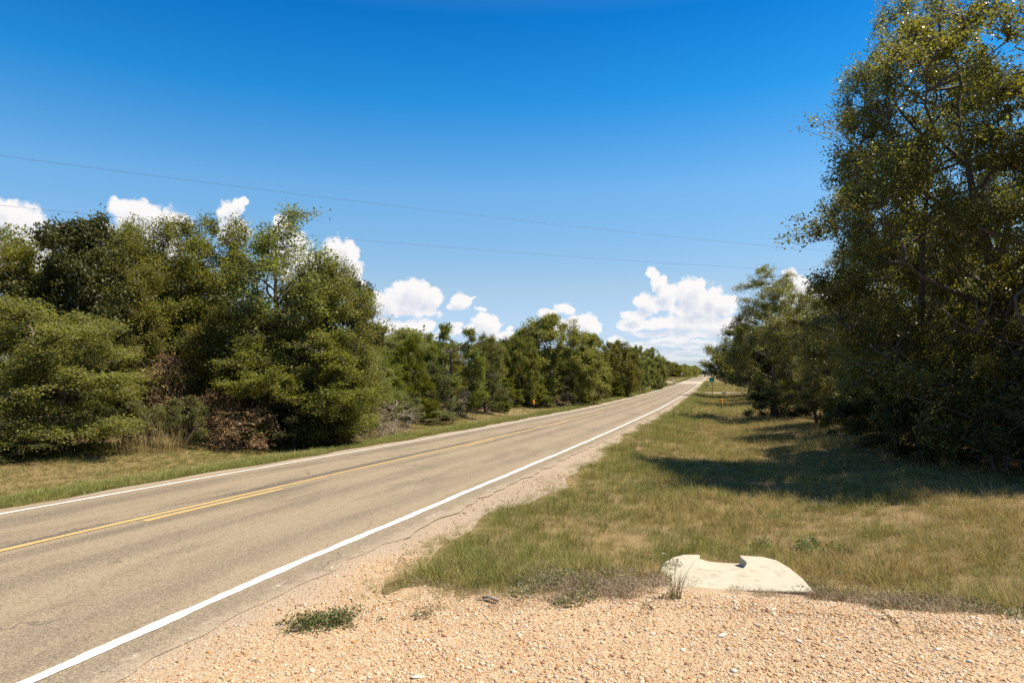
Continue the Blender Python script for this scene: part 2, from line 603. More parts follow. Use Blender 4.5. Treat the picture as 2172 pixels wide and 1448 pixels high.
# ------------------------------------------------------------------ ground, road, drives
def grid_mesh(name, xs, ys, zf, xoff=None):
    xs = np.asarray(xs, float)
    ys = np.asarray(ys, float)
    X, Y = np.meshgrid(xs, ys)
    if xoff is not None:
        X = xoff(X, Y)
    Z = zf(X, Y)
    V = np.stack([X, Y, Z], -1).reshape(-1, 3)
    nx, ny = len(xs), len(ys)
    i = np.arange(ny - 1)[:, None] * nx + np.arange(nx - 1)[None, :]
    Fq = np.stack([i, i + 1, i + nx + 1, i + nx], -1).reshape(-1, 4)
    return mesh_np(name, V, [Fq], smooth=True)


xs = np.concatenate([[-3000, -1200, -600, -300, -160, -90, -60, -45, -36], np.arange(-30, -10.2, .6), np.arange(-10.2, -3.4, .4), np.arange(-3.4, -.8, .3), np.arange(-.8, 1.2, .1), np.arange(1.2, 9, .3),
                     np.arange(9, 30, 1.5), [36, 45, 60, 90, 160, 300, 600, 1200, 3000]])
ys = np.concatenate([[-400, -150, -60, -30, -15], np.arange(-8, 5, .8), np.arange(5, 9.4, .12), np.arange(9.4, 30, .3), np.arange(30, 60, .8), np.arange(60, 240, 2.5), np.arange(240, 900, 10), [950, 1100, 1500, 2500, 5000]])


def ground_z(x, y):
    z = G(x, y)
    under_road = ((x > -9.9) & (x < -3.72)) * .05
    under_pad = ((y < 5.3) & (x > -3.8) & (x < 14) & (y > -20)) * .04
    z = z - np.maximum(under_road, under_pad) 
    z = np.where((y < SLAB_Y0 + .05) & (y > SLAB_Y0 - 1.6) & (np.abs(x - .22) < 1.4), np.minimum(z, pad_z(x, y) - .03), z)
    inside = (x > -.75) & (x < 1.1) & (y > SLAB_Y0 - .25) & (y < SLAB_Y0 + 1.5)
    return np.where(inside, np.minimum(z, SLAB_ZN - .035), z)


# the culvert end: a slab flush with the drive in front, rising a little to its two prongs
_p = ground_at(1560, 1250)
SLAB_Y0 = float(_p[1])
SLAB_ZN = float(_p[2]) + .03
SLAB_S = .085
SLAB_L = 1.25


def pad_z(x, y):
    z = G(x, y) + .012
    near = np.clip(1 - (np.abs(x - .22) - .85) / .5, 0, 1) * np.clip(1 - (SLAB_Y0 - y) / 1.3, 0, 1)
    return z * (1 - near) + np.minimum(z, SLAB_ZN - .012) * near


def slab_z(y):
    return SLAB_ZN + SLAB_S * (y - SLAB_Y0)


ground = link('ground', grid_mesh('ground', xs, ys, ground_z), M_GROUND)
tag(ground, 'rough roadside ground of dry thatch and earth on both sides of the road', None, None, 'structure')

RY = np.concatenate([[-200, -60, -20], np.arange(-10, 60, .25), np.arange(60, 240, 2), np.arange(240, 1000, 5)])


def road_xoff(X, Y):
    rag = (.05 * wob(Y * 2.1, Y * .7, 2.0) + .03 * np.sin(Y * 7.3) + .03 * np.sin(Y * 3.1 + 2))
    right = np.clip((X + 4.1) / .45, 0, 1)
    left = np.clip((-9.7 - X) / .2, 0, 1)
    return X + rag * right - rag * .6 * left


road = link('road', grid_mesh('road', [-9.9, -9.75, -9.6, -9.0, -8, -7, -6, -5, -4.4, -4.1, -3.95, -3.8, -3.65], RY,
                              lambda x, y: G(x, y) + .018, road_xoff), M_ROAD)
tag(road, 'tan two lane country road running straight away over a rise', None, None, 'structure')


def strip(name, x0, w, y0, y1, lift, mat, wav=.02):
    ys_ = np.concatenate([np.arange(-12, 60, .06 if wav else .5), np.arange(60, 240, 2), np.arange(240, 900, 5)])
    ys_ = ys_[(ys_ > y0) & (ys_ < y1)]
    ys_ = np.concatenate([[y0], ys_, [y1]])
    a = x0 - w / 2 + wav * (.6 * np.sin(ys_ * 1.3 + x0) + .5 * np.sin(ys_ * 3.7 + 1) + .35 * np.sin(ys_ * 9.1) + .25 * np.sin(ys_ * 23.0 + 2))
    b = x0 + w / 2 + wav * (.6 * np.sin(ys_ * 1.3 + x0) + .5 * np.sin(ys_ * 4.1 + 2.4) + .35 * np.sin(ys_ * 8.3 + 1) + .25 * np.sin(ys_ * 27.0))
    V = np.concatenate([np.stack([a, ys_, G(a, ys_) + lift], -1), np.stack([b, ys_, G(b, ys_) + lift], -1)])
    n = len(ys_)
    i = np.arange(n - 1)
    return link(name, mesh_np(name, V, [np.stack([i, i + n, i + n + 1, i + 1], -1)]), mat, road)


strip('edge_line', -4.1, .108, -12, 880, .024, M_WHITE, .012)
strip('edge_line', -9.6, .11, -12, 880, .024, M_WHITE, .012)
strip('centre_line', -7.34, .092, -12, 53, .024, M_YELLOW, .008)
for k in range(22):
    y0 = 7.6 + 12.2 * k
    strip('centre_dash', -7.14, .092, y0, y0 + 3.05, .024, M_YELLOW, .008)


_pe = [ground_at(*q) for q in ((735, 1318), (775, 1294), (900, 1292), (1050, 1279), (1200, 1276), (1330, 1264), (1380, 1252))]
_pe = [(-3.9, 8.2), (-3.3, 6.6)] + [(float(q[0]), float(q[1])) for q in _pe] + [(-.50, SLAB_Y0 - .015), (.98, SLAB_Y0 - .015)]
_pe += [(float(q[0]), float(q[1])) for q in (ground_at(*k) for k in ((1770, 1272), (1860, 1290), (1960, 1297), (2060, 1302), (2172, 1310)))] + [(4.0, 5.2), (14, 5.0)]
_pe.sort()
_pex, _pey = np.array([q[0] for q in _pe]), np.array([q[1] for q in _pe])


def pad_edge(x):
    """far edge of the gravel drive (y) as a function of x"""
    return np.interp(x, _pex, _pey) + (.06 * np.sin(x * 4.3) + .05 * np.sin(x * 9.7 + 1)) * (np.abs(x - .22) > .82)


_ge = [ground_at(*q) for q in ((728, 1288), (768, 1240), (852, 1182), (980, 1107), (1130, 1047), (1230, 985), (1310, 926), (1400, 880))]
_gy, _gx = np.array([q[1] for q in _ge]), np.array([q[0] for q in _ge])


def grass_edge(y):
    """x at which the right-hand verge begins"""
    return np.interp(y, _gy, _gx) + .09 * np.sin(y * 1.1) * np.clip(y / 8, 0, 1) + .07 * np.sin(y * 2.9 + 1)


def pad_sheet():
    us = np.concatenate([np.arange(-3.78, 3, .06), np.arange(3, 14.1, .4)])
    ts = np.linspace(0, 1, 60)
    U, T = np.meshgrid(us, ts)
    Y = -25 + (pad_edge(U) + .30 * (np.abs(U - .22) > .85) + .25 * (U < -2.2) + 25) * T ** .35
    Z = pad_z(U, Y)
    V = np.stack([U, Y, Z], -1).reshape(-1, 3)
    nx, ny = len(us), len(ts)
    i = np.arange(ny - 1)[:, None] * nx + np.arange(nx - 1)[None, :]
    return mesh_np('gravel_drive', V, [np.stack([i, i + 1, i + nx + 1, i + nx], -1).reshape(-1, 4)], True)


pad = link('driveway', pad_sheet(), M_GRAVEL)
tag(pad, 'orange gravel driveway apron in front of the road', None, None, 'structure')


def shoulder(name, side, y0, mat, label):
    ys_ = np.concatenate([np.arange(y0, 60, .2), np.arange(60, 240, 2), np.arange(240, 880, 8)])
    ts = np.linspace(0, 1, 7)
    if side > 0:
        a = np.full_like(ys_, -3.80)
        b = grass_edge(ys_) + .22
        lift = .004
    else:
        a = -10.28 + .13 * np.sin(ys_ * .9) + .09 * np.sin(ys_ * 2.3)
        b = np.full_like(ys_, -9.83)
        lift = .008
    X = a[:, None] * (1 - ts) + b[:, None] * ts
    Y = np.repeat(ys_[:, None], len(ts), 1)
    V = np.stack([X, Y, G(X, Y) + lift], -1).reshape(-1, 3)
    nx, ny = len(ts), len(ys_)
    i = np.arange(ny - 1)[:, None] * nx + np.arange(nx - 1)[None, :]
    o = link(name, mesh_np(name, V, [np.stack([i, i + 1, i + nx + 1, i + nx], -1).reshape(-1, 4)], True), mat)
    return tag(o, label, None, None, 'structure')


shoulder("road_shoulder", 1, 5.6, M_SHOULDER, 'grey gravel shoulder along the near right edge of the road')
shoulder('road_shoulder', -1, -12, M_SHOULDER, 'pale gravel shoulder along the far left edge of the road')


def cross_drive(name, x0, x1, yc, w, label):
    xs_ = np.linspace(x0, x1, 60)
    ts = np.linspace(-1, 1, 6)
    X = np.repeat(xs_[:, None], 6, 1)
    Y = yc + ts[None, :] * w / 2 + .4 * np.sin(X * .2)
    V = np.stack([X, Y, G(X, Y) + .09], -1).reshape(-1, 3)
    i = np.arange(59)[:, None] * 6 + np.arange(5)[None, :]
    o = link(name, mesh_np(name, V, [np.stack([i, i + 6, i + 7, i + 1], -1).reshape(-1, 4)], True), M_CALICHE)
    return tag(o, label, None, None, 'structure')


cross_drive('farm_drive', -3.7, 60, 117, 5.0, 'pale gravel farm drive leaving the road on the right beyond the green sign')
cross_drive('side_road', -80, -9.9, 230, 20, 'pale gravel side road joining from the left at the dip')

# ------------------------------------------------------------------ foliage materials
def leaf_mat(name, dark, light, accent, acc_amt=.06, gloss=.35, trans=.28, rough=.5):
    m, t = new_mat(name)
    r = t.n('ShaderNodeAttribute', {'attribute_name': 'rnd'}).outputs['Fac']
    oi = t.n('ShaderNodeObjectInfo').outputs['Random']
    c = t.mix(r, dark, light)
    c = t.mix(t.m('GREATER_THAN', r, 1 - acc_amt), c, accent)
    hs = t.n('ShaderNodeHueSaturation', Hue=t.m('MULTIPLY_ADD', oi, .035, .482), Saturation=t.m('MULTIPLY_ADD', oi, -.2, 1.08), Value=t.m('MULTIPLY_ADD', oi, .4, .82), Fac=1.0, Color=c).outputs[0]
    b = t.n('ShaderNodeBsdfPrincipled', Base_Color=hs, Roughness=rough)
    t.put(b.inputs['Specular IOR Level'], gloss)
    tr = t.n('ShaderNodeBsdfTranslucent', Color=t.mix(1.0, hs, (1.5, 1.45, .6), 'MULTIPLY'))
    mx = t.n('ShaderNodeMixShader', i0=trans, i1=b, i2=tr)
    t.n('ShaderNodeOutputMaterial', Surface=mx)
    return m


def bark_mat(name, a, b_):
    m, t = new_mat(name)
    tcn = t.n('ShaderNodeTexCoord').outputs['Object']
    mp = t.n('ShaderNodeMapping', Vector=tcn, Scale=(9, 9, 2.0)).outputs[0]
    ns = t.noise(mp, 2.0, 5, .7)
    c = t.mix(ns, a, b_)
    b = t.n('ShaderNodeBsdfPrincipled', Base_Color=c, Roughness=.9)
    bn = t.n('ShaderNodeBump', Strength=.7, Distance=.02, Height=ns)
    t.put(b.inputs['Normal'], bn.outputs[0])
    t.n('ShaderNodeOutputMaterial', Surface=b)
    return m


M_OAK = leaf_mat('oak_leaf', (.094, .102, .024), (.255, .252, .060), (0.380, 0.299, 0.081), .06, .22, .42)
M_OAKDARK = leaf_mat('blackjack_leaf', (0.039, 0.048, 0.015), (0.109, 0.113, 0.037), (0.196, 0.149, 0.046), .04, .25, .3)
M_OAKGREEN = leaf_mat('green_leaf', (.086, .101, .020), (.236, .248, .050), (0.368, 0.310, 0.069), .05, .22, .42)
M_SHRUB = leaf_mat('shrub_leaf', (0.086, 0.099, 0.034), (0.218, 0.230, 0.092), (0.345, 0.299, 0.103), .05, .22, .35)
M_HERO = leaf_mat('glossy_oak_leaf', (.080, .088, .018), (.225, .222, .050), (0.345, 0.253, 0.069), .06, .6, .50, .38)
M_CEDAR = leaf_mat('cedar_spray', (0.071, 0.090, 0.014), (0.213, 0.224, 0.032), (0.276, 0.218, 0.046), .05, .15, .3)
M_CEDARG = leaf_mat('grey_cedar_spray', (0.063, 0.076, 0.030), (0.167, 0.178, 0.078), (0.230, 0.184, 0.069), .05, .15, .28)
M_DEADLEAF = leaf_mat('dead_leaf', (.17, .09, .04), (.34, .19, .085), (.42, .29, .16), .1, .2, .2)
M_BARK = bark_mat('bark', (.055, .043, .032), (.15, .12, .09))
M_TWIGDEAD = bark_mat('dead_wood', (.20, .155, .115), (.38, .31, .24))
M_VINE = bark_mat('brown_vine', (.13, .082, .042), (.26, .165, .085))


# ------------------------------------------------------------------ tree generator
def tubes(P, Rr, ns):
    """P (M,K,3), Rr (M,K) -> verts, quads"""
    M, K, _ = P.shape
    d = np.empty_like(P)
    d[:, 1:-1] = P[:, 2:] - P[:, :-2]
    d[:, 0] = P[:, 1] - P[:, 0]
    d[:, -1] = P[:, -1] - P[:, -2]
    d /= np.linalg.norm(d, axis=2, keepdims=True) + 1e-9
    ref = np.where(np.abs(d[..., 2:3]) > .9, np.array([1., 0, 0]), np.array([0, 0, 1.]))
    a = np.cross(d, ref)
    a /= np.linalg.norm(a, axis=2, keepdims=True) + 1e-9
    b = np.cross(d, a)
    ang = np.arange(ns) * 2 * PI / ns
    ring = P[:, :, None, :] + (a[:, :, None, :] * np.cos(ang)[None, None, :, None] + b[:, :, None, :] * np.sin(ang)[None, None, :, None]) * Rr[:, :, None, None]
    V = ring.reshape(-1, 3)
    base = (np.arange(M) * K * ns)[:, None, None] + (np.arange(K - 1) * ns)[None, :, None]
    k = np.arange(ns)[None, None, :]
    k2 = (np.arange(ns) + 1)[None, None, :] % ns
    Q = np.stack([base + k, base + k2, base + ns + k2, base + ns + k], -1).reshape(-1, 4)
    return V, Q


def unit(v):
    return v / (np.linalg.norm(v, axis=-1, keepdims=True) + 1e-9)


def arcs(rng, A, B, K, sag, jit):
    """curved polylines from A to B (M,3) with K points"""
    M = len(A)
    t = np.linspace(0, 1, K)[None, :, None]
    P = A[:, None, :] * (1 - t) + B[:, None, :] * t
    L = np.linalg.norm(B - A, axis=1)
    bow = np.sin(t * PI) * L[:, None, None]
    P[..., 2] += (bow[..., 0] * sag)
    off = rng.normal(0, 1, (M, 1, 3)) * jit
    P += bow * off * .5
    n = rng.normal(0, 1, (M, K, 3)) * jit * .35 * L[:, None, None] / K
    n[:, 0] = 0
    n[:, -1] = 0
    return P + n


def lobes_from_profile(rng, H, prof_, n, lr, t0=.12, lean=(0, 0), squash=.8):
    ts = [p[0] for p in prof_]
    rs = [p[1] for p in prof_]
    out = []
    a = rng.uniform(0, 6.28)
    # more lobes where the crown is wide
    tt = np.linspace(t0, .97, 200)
    w = np.interp(tt, ts, rs) + .3
    cdf = np.cumsum(w) / w.sum()
    for i in range(n):
        t = float(np.interp((i + rng.uniform(.2, .8)) / n, cdf, tt))
        Rm = float(np.interp(t, ts, rs))
        a += 2.4 + rng.normal(0, .35)
        r = lr * (.7 + .6 * rng.random()) * (0.6 + .4 * Rm / max(rs))
        rad = max(0.0, Rm - r * .7) * (.75 + .3 * rng.random())
        out.append((math.cos(a) * rad + lean[0] * t, math.sin(a) * rad + lean[1] * t, min(t * H, H - r * squash), r, r, r * squash))
    return out


def sample_lobes(rng, lobes, n, lo=.45, hi=1.0, zmin=.15, upbias=.25):
    L = np.array(lobes)
    w = (L[:, 3] * L[:, 4] * L[:, 5]) ** .7
    k = rng.choice(len(L), n, p=w / w.sum())
    d = rng.normal(0, 1, (n, 3))
    d[:, 2] += upbias
    d = unit(d)
    r = lo + (hi - lo) * rng.random(n) ** .6
    p = L[k, :3] + d * L[k, 3:] * r[:, None]
    p[:, 2] = np.maximum(p[:, 2], zmin + rng.random(n) * .3)
    return p


def gen_tree(seed, H, lobes, trunk_r=.16, trunk_top=.72, n_limb=12, n_branch=110, n_twig=1200, lpt=30, leaf=(.085, .045), spread=.10,
             lean=(0, 0), stems=1, spray=False, zmin=.15, twig_r=.006, upn=.6, branch_r=.02, sub=11, clump=.36):
    rng = np.random.default_rng(seed)
    Vs, Qs = [], []
    nb = 0

    def push(P, Rr, ns):
        nonlocal nb
        V, Q = tubes(P, Rr, ns)
        Vs.append(V)
        Qs.append(Q + nb)
        nb += len(V)
    # stems
    nodes = []
    for s in range(stems):
        K = 9
        t = np.linspace(0, 1, K)
        a = rng.uniform(0, 6.28)
        sp = 0 if stems == 1 else .10 * H
        x = np.cumsum(rng.normal(0, .012 * H, K)) * t + lean[0] * t * trunk_top + math.cos(a) * sp * t
        y = np.cumsum(rng.normal(0, .012 * H, K)) * t + lean[1] * t * trunk_top + math.sin(a) * sp * t
        x += math.cos(a) * .03 * H * (stems > 1)
        y += math.sin(a) * .03 * H * (stems > 1)
        z = t * H * trunk_top - .1
        P = np.stack([x, y, z], -1)
        rr = trunk_r * (1 - .82 * t) * (1 + .55 * np.exp(-t * 14)) / math.sqrt(stems)
        push(P[None], rr[None], 9)
        nodes.append(P)
    T = np.concatenate(nodes)
    # limbs
    cand = sample_lobes(rng, lobes, n_limb * 8, .0, .55, zmin)
    pick = [int(rng.integers(len(cand)))]
    for _ in range(n_limb - 1):
        d = np.min(np.linalg.norm(cand[:, None] - cand[pick][None], axis=2), axis=1)
        pick.append(int(np.argmax(d * (1 + .3 * rng.random(len(d))))))
    B = cand[pick]
    Tf = np.concatenate([np.stack([np.interp(np.linspace(0, 1, 40), np.linspace(0, 1, len(s)), s[:, j]) for j in range(3)], -1) for s in nodes])
    hd = np.linalg.norm(B[:, None, :2] - Tf[None, :, :2], axis=2)
    want = B[:, None, 2] - .75 * hd
    cost = np.abs(Tf[None, :, 2] - np.maximum(want, .12 * H)) + .25 * hd
    A = Tf[np.argmin(cost, axis=1)]
    LP = arcs(rng, A, B, 8, .06, .22)
    zrel = np.clip(A[:, 2] / (H * trunk_top), 0, 1)
    r0 = trunk_r * (.52 - .30 * zrel) * (.8 + .4 * rng.random(len(A)))
    push(LP, r0[:, None] * np.linspace(1, .22, 8)[None], 6)
    N = np.concatenate([LP[:, 2:].reshape(-1, 3), Tf[len(Tf) // 2:]])

    def grow(targets, N, K, sag, jit, r0_, ns):
        D = np.linalg.norm(targets[:, None] - N[None], axis=2) + .35 * np.maximum(0, N[None, :, 2] - targets[:, None, 2])
        A = N[np.argmin(D, axis=1)]
        P = arcs(rng, A, targets, K, sag, jit)
        L = np.linalg.norm(targets - A, axis=1)
        r = r0_ * np.clip(L / np.median(L), .6, 1.8)
        push(P, r[:, None] * np.linspace(1, .3, K)[None], ns)
        return P
    BP = grow(sample_lobes(rng, lobes, n_branch, .2, .85, zmin), N, 6, .05, .25, branch_r, 4)
    N2 = np.concatenate([BP[:, 1:].reshape(-1, 3), LP[:, 4:].reshape(-1, 3)])
    nsub = max(12, n_twig // sub)
    SC_ = sample_lobes(rng, lobes, nsub, .45, 1.05, zmin, .35)
    ks = rng.choice(nsub, n_twig, p=(lambda w: w / w.sum())(.4 + rng.random(nsub)))
    rs_ = clump * (.6 + .8 * rng.random(nsub))
    od = unit(rng.normal(0, 1, (n_twig, 3)) * np.array([1, 1, .95]) + np.array([0, 0, .25]))
    tg = SC_[ks] + od * (rs_[ks] * (.35 + .65 * rng.random(n_twig) ** .5))[:, None]
    tg[:, 2] = np.maximum(tg[:, 2], zmin * .6)
    TP = grow(tg, N2, 4, .04, .25, twig_r, 3)
    wood = (np.concatenate(Vs), np.concatenate(Qs))
    if not lpt:
        return wood, None
    # leaves
    n = n_twig * lpt
    k = np.repeat(np.arange(n_twig), lpt)
    u = 1 - rng.random(n) ** 1.4 * .95
    seg = np.clip((u * 3).astype(int), 0, 2)
    fr = (u * 3 - seg)[:, None]
    c = TP[k, seg] * (1 - fr) + TP[k, seg + 1] * fr
    tdir = unit(TP[k, 3] - TP[k, 1])
    c = c + rng.normal(0, 1, (n, 3)) * spread
    if spray:
        ctr = np.array(lobes)[:, :3].mean(0)
        out = unit((c - np.array([ctr[0], ctr[1], 0])) * np.array([1, 1, .25]))
        d = unit(tdir * .7 + out * .6 + rng.normal(0, .42, (n, 3)) + np.array([0, 0, .35]))
    else:
        d = unit(tdir * .5 + rng.normal(0, .8, (n, 3)) + np.array([0, 0, -.1]))
    nn = unit(rng.normal(0, .75, (n, 3)) + np.array([0, 0, upn]))
    side = unit(np.cross(d, nn))
    sc = (.65 + .7 * rng.random(n))[:, None]
    Ll, Lw = leaf[0] * sc, leaf[1] * sc
    up = unit(np.cross(side, d))
    v0 = c
    v1 = c + d * Ll * .55 + side * Lw * .5 + up * Lw * .12
    v2 = c + d * Ll - up * Lw * .1
    v3 = c + d * Ll * .55 - side * Lw * .5 + up * Lw * .12
    V = np.stack([v0, v1, v2, v3], 1).reshape(-1, 3)
    Q = np.arange(n * 4).reshape(-1, 4)
    tw = rng.random(n_twig)
    rnd = np.clip(.55 * rng.random(n) + .45 * tw[k], 0, .999)
    return wood, (V, Q, np.repeat(rnd, 4))


PROTO = {}


def proto(key, leafmat, barkmat, H, *a, **kw):
    w, lf = gen_tree(*a, **kw)
    tm = mesh_np(key + '_wood', w[0], [w[1]], True)
    tm.materials.append(barkmat)
    cm = None
    allv = w[0]
    if lf is not None:
        cm = mesh_np(key + '_leaves', lf[0], [lf[1]])
        fattr(cm, 'rnd', lf[2])
        cm.materials.append(leafmat)
        allv = lf[0]
    top = float(np.percentile(allv[:, 2], 99.9))
    wid = float(np.percentile(allv[:, 0], 99) - np.percentile(allv[:, 0], 1))
    PROTO[key] = (tm, cm, top, wid)


def mk(key, leafmat, seed, H, prof_, nl, lr, t0=.12, lean=(0, 0), squash=.8, bark=None, **kw):
    lob = lobes_from_profile(np.random.default_rng(seed + 100), H, prof_, nl, lr, t0, lean, squash)
    proto(key, leafmat, bark or M_BARK, H, seed, H, lob, lean=lean, **kw)


# broad crowns to the ground (thicket oaks)
P_THICK = [(0, 1.7), (.15, 2.4), (.45, 2.6), (.75, 2.1), (.92, 1.3), (1, .6)]
mk('thicket_oak', M_OAK, 11, 8.0, P_THICK, 38, 1.0, .06, n_twig=2700, lpt=32, leaf=(.078, .042), n_limb=14, n_branch=130, stems=2)
mk('thicket_green', M_OAKGREEN, 12, 8.0, P_THICK, 36, .95, .07, n_twig=2600, lpt=32, leaf=(.082, .045), n_limb=13, n_branch=120, stems=2)
mk('blackjack', M_OAKDARK, 13, 8.0, [(.15, .8), (.35, 1.7), (.6, 2.0), (.8, 1.6), (1, .6)], 20, .85, .25, n_twig=950, lpt=34, leaf=(.12, .075), n_limb=12, n_branch=80, spread=.12, clump=.4)
mk('sparse_elm', M_OAKGREEN, 14, 9.0, [(.2, 1.0), (.45, 2.1), (.7, 1.7), (.9, .9), (1, .3)], 26, .8, .3, n_twig=1100, sub=5, lpt=18, leaf=(.085, .05), n_limb=13, n_branch=90, trunk_top=.9, spread=.13, clump=.34, trunk_r=.12)
# dome oaks
P_DOME = [(0, 3.0), (.15, 3.9), (.4, 4.2), (.7, 3.5), (.9, 2.0), (1, .8)]
mk('dome_oak', M_OAK, 15, 8.0, P_DOME, 58, 1.2, .08, n_twig=3000, lpt=30, leaf=(.12, .07), n_limb=18, n_branch=190, trunk_r=.19, trunk_top=.55)
mk('dome_green', M_OAKGREEN, 16, 8.0, P_DOME, 48, 1.2, .08, n_twig=2500, lpt=30, leaf=(.13, .075), n_limb=16, n_branch=170, trunk_r=.18, trunk_top=.55)
# glossy roadside oaks of the right-hand side
P_HERO = [(.0, 2.4), (.2, 3.3), (.45, 3.7), (.7, 3.2), (.9, 1.9), (1, .7)]
mk('big_oak', M_HERO, 17, 11.0, P_HERO, 62, 1.1, .08, n_twig=4600, lpt=30, leaf=(.070, .036), n_limb=24, n_branch=330, trunk_r=.19, trunk_top=.7, spread=.085, clump=.34, branch_r=.022)
mk('tall_oak', M_HERO, 18, 11.0, [(.06, 1.8), (.2, 2.7), (.45, 3.0), (.7, 2.7), (.9, 1.5), (1, .5)], 52, 1.0, .07, n_twig=3000, lpt=30, leaf=(.072, .038), n_limb=20, n_branch=260, trunk_r=.17, trunk_top=.75, spread=.09, clump=.34)
mk('verge_oak', M_HERO, 28, 9.0, [(.12, 2.2), (.25, 3.6), (.45, 3.7), (.7, 2.9), (.9, 1.6), (1, .5)], 44, 1.0, .17, n_twig=1700, lpt=26, leaf=(.14, .08), n_limb=18, n_branch=180, trunk_r=.18, trunk_top=.7, spread=.13, clump=.42, zmin=.9)
# cedars (junipers)
P_CED = [(0, 1.5), (.15, 2.0), (.4, 1.75), (.7, 1.1), (.9, .55), (1, .15)]
mk('cedar', M_CEDAR, 19, 6.0, P_CED, 34, .62, .04, squash=1.0, n_twig=1700, lpt=26, leaf=(.15, .035), n_limb=16, n_branch=130, trunk_r=.13, trunk_top=.9, spread=.075, clump=.26, spray=True, zmin=.1)
mk('ragged_cedar', M_CEDAR, 20, 6.0, [(0, 1.6), (.3, 2.0), (.6, 1.9), (.85, 1.8), (1, 1.2)], 30, .5, .05, squash=.75, n_twig=1400, lpt=26, leaf=(.16, .036), n_limb=18, n_branch=110, trunk_r=.14, trunk_top=.85, spread=.075, clump=.26, spray=True, zmin=.1)
mk('grey_cedar', M_CEDARG, 21, 5.0, [(0, 1.3), (.2, 1.7), (.5, 1.4), (.8, .8), (1, .15)], 26, .6, .04, squash=1.0, n_twig=900, lpt=26, leaf=(.14, .033), n_limb=14, n_branch=100, trunk_r=.11, trunk_top=.9, spread=.075, clump=.26, spray=True, zmin=.1)
# understorey
P_SH = [(0, .9), (.3, 1.25), (.6, 1.1), (.85, .7), (1, .3)]
mk('shrub', M_SHRUB, 22, 2.6, P_SH, 18, .42, .08, n_twig=520, lpt=24, leaf=(.06, .032), n_limb=12, n_branch=60, trunk_r=.05, trunk_top=.6, stems=3, spread=.06, clump=.17, zmin=.05, branch_r=.01, twig_r=.004)
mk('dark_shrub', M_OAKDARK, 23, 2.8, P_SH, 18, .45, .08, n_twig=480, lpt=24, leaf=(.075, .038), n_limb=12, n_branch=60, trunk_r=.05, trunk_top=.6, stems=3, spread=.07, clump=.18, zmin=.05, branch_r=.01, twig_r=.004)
mk('bare_brush', None, 24, 2.0, [(0, 1.0), (.4, 1.3), (.8, .9), (1, .5)], 14, .5, .1, bark=M_TWIGDEAD, n_twig=900, lpt=0, n_limb=16, n_branch=150, trunk_r=.04, trunk_top=.5, stems=4, zmin=.02, branch_r=.011, twig_r=.0055)
mk('vine_tangle', M_DEADLEAF, 25, 2.4, [(0, 1.1), (.4, 1.4), (.8, 1.1), (1, .5)], 14, .5, .1, bark=M_VINE, n_twig=1300, lpt=1, leaf=(.085, .055), n_limb=14, n_branch=170, trunk_r=.04, trunk_top=.6, stems=4, zmin=.02, branch_r=.011, twig_r=.006, spread=.06)
# far-off crowns: the same kinds with larger, fewer leaf faces
mk('far_oak', M_OAK, 26, 8.0, P_DOME, 40, 1.3, .06, n_twig=700, lpt=24, leaf=(.30, .19), n_limb=10, n_branch=50, trunk_r=.24, trunk_top=.6, spread=.26, clump=.55)
mk('far_oak_dark', M_OAKDARK, 27, 8.0, P_DOME, 38, 1.3, .06, n_twig=680, lpt=24, leaf=(.30, .19), n_limb=10, n_branch=50, trunk_r=.24, trunk_top=.6, spread=.26, clump=.55)

SCREEN_DBG = []


def place(key, name, label, cat, x, y, h, wid=None, rz=0.0, group=None, sink=0.0, tint=None):
    tm, cm, top, w0 = PROTO[key]
    sz = h / top
    sxy = sz if wid is None else wid / w0
    root = thing(name, label, cat, (x, y, gz(x, y) - .05 - sink), 0, group)
    root.rotation_euler = (0, 0, rz)
    root.scale = (sxy, sxy, sz)
    t = link('trunk', tm, None, root)
    if cm is not None:
        c = link('crown' if h > 3 else 'foliage', cm, None, root)
    if h <= 3 or cm is None:
        t.name = 'stems'
    return root


def by_px(key, name, label, cat, u, z, vtop, wpx=None, rz=0.0, group=None, sink=0.0):
    x, y = at_depth(u, z)
    h = (800 - vtop) / F_PX * z + 1.9 - gz(x, y)
    wid = None if wpx is None else wpx / F_PX * z
    return place(key, name, label, cat, x, y, h, wid, rz, group, sink)


# ---- left-hand wood edge, near to far
L = by_px
L('thicket_oak', 'oak_tree', 'rounded olive oak filling the far left edge of the wood, lowest branches over the grass', 'tree', 60, 17.6, 632, 400, .4)
L('thicket_green', 'oak_tree', 'taller oak cut by the left frame edge behind the rounded olive oak', 'tree', -50, 21.5, 498, 300, 1.9)
L('blackjack', 'blackjack_oak', 'dark ragged-topped oak standing against the white cloud at far left', 'tree', 158, 22.5, 447, 205, .2)
L('thicket_oak', 'oak_tree', 'olive oak directly right of the dark ragged oak, brown vines below', 'tree', 268, 24.0, 500, 240, 2.6)
L('thicket_green', 'oak_tree', 'green oak with a two-humped top below the cloud, left of the leaning thin tree', 'tree', 325, 25.0, 462, 250, 4.0)
L('thicket_green', 'oak_tree', 'tallest dense green oak, just left of the thin see-through tree', 'tree', 452, 26.5, 455, 250, 5.1)
L('sparse_elm', 'elm_tree', 'thin see-through tree with the highest tip of the left wood, cloud showing through', 'tree', 612, 24.5, 425, 230, .8)
L('thicket_oak', 'oak_tree', 'oak forming the right shoulder of the tall left group beside the white cloud', 'tree', 690, 24.5, 545, 220, 3.4)
L('thicket_green', 'oak_tree', 'bright leafy oak in front of the thin see-through tree, crown to the grass', 'tree', 640, 23.6, 690, 300, 1.0)
L('thicket_oak', 'oak_tree', 'mid-height oak above the brown vine tangle', 'tree', 500, 24.6, 640, 250, 5.5)
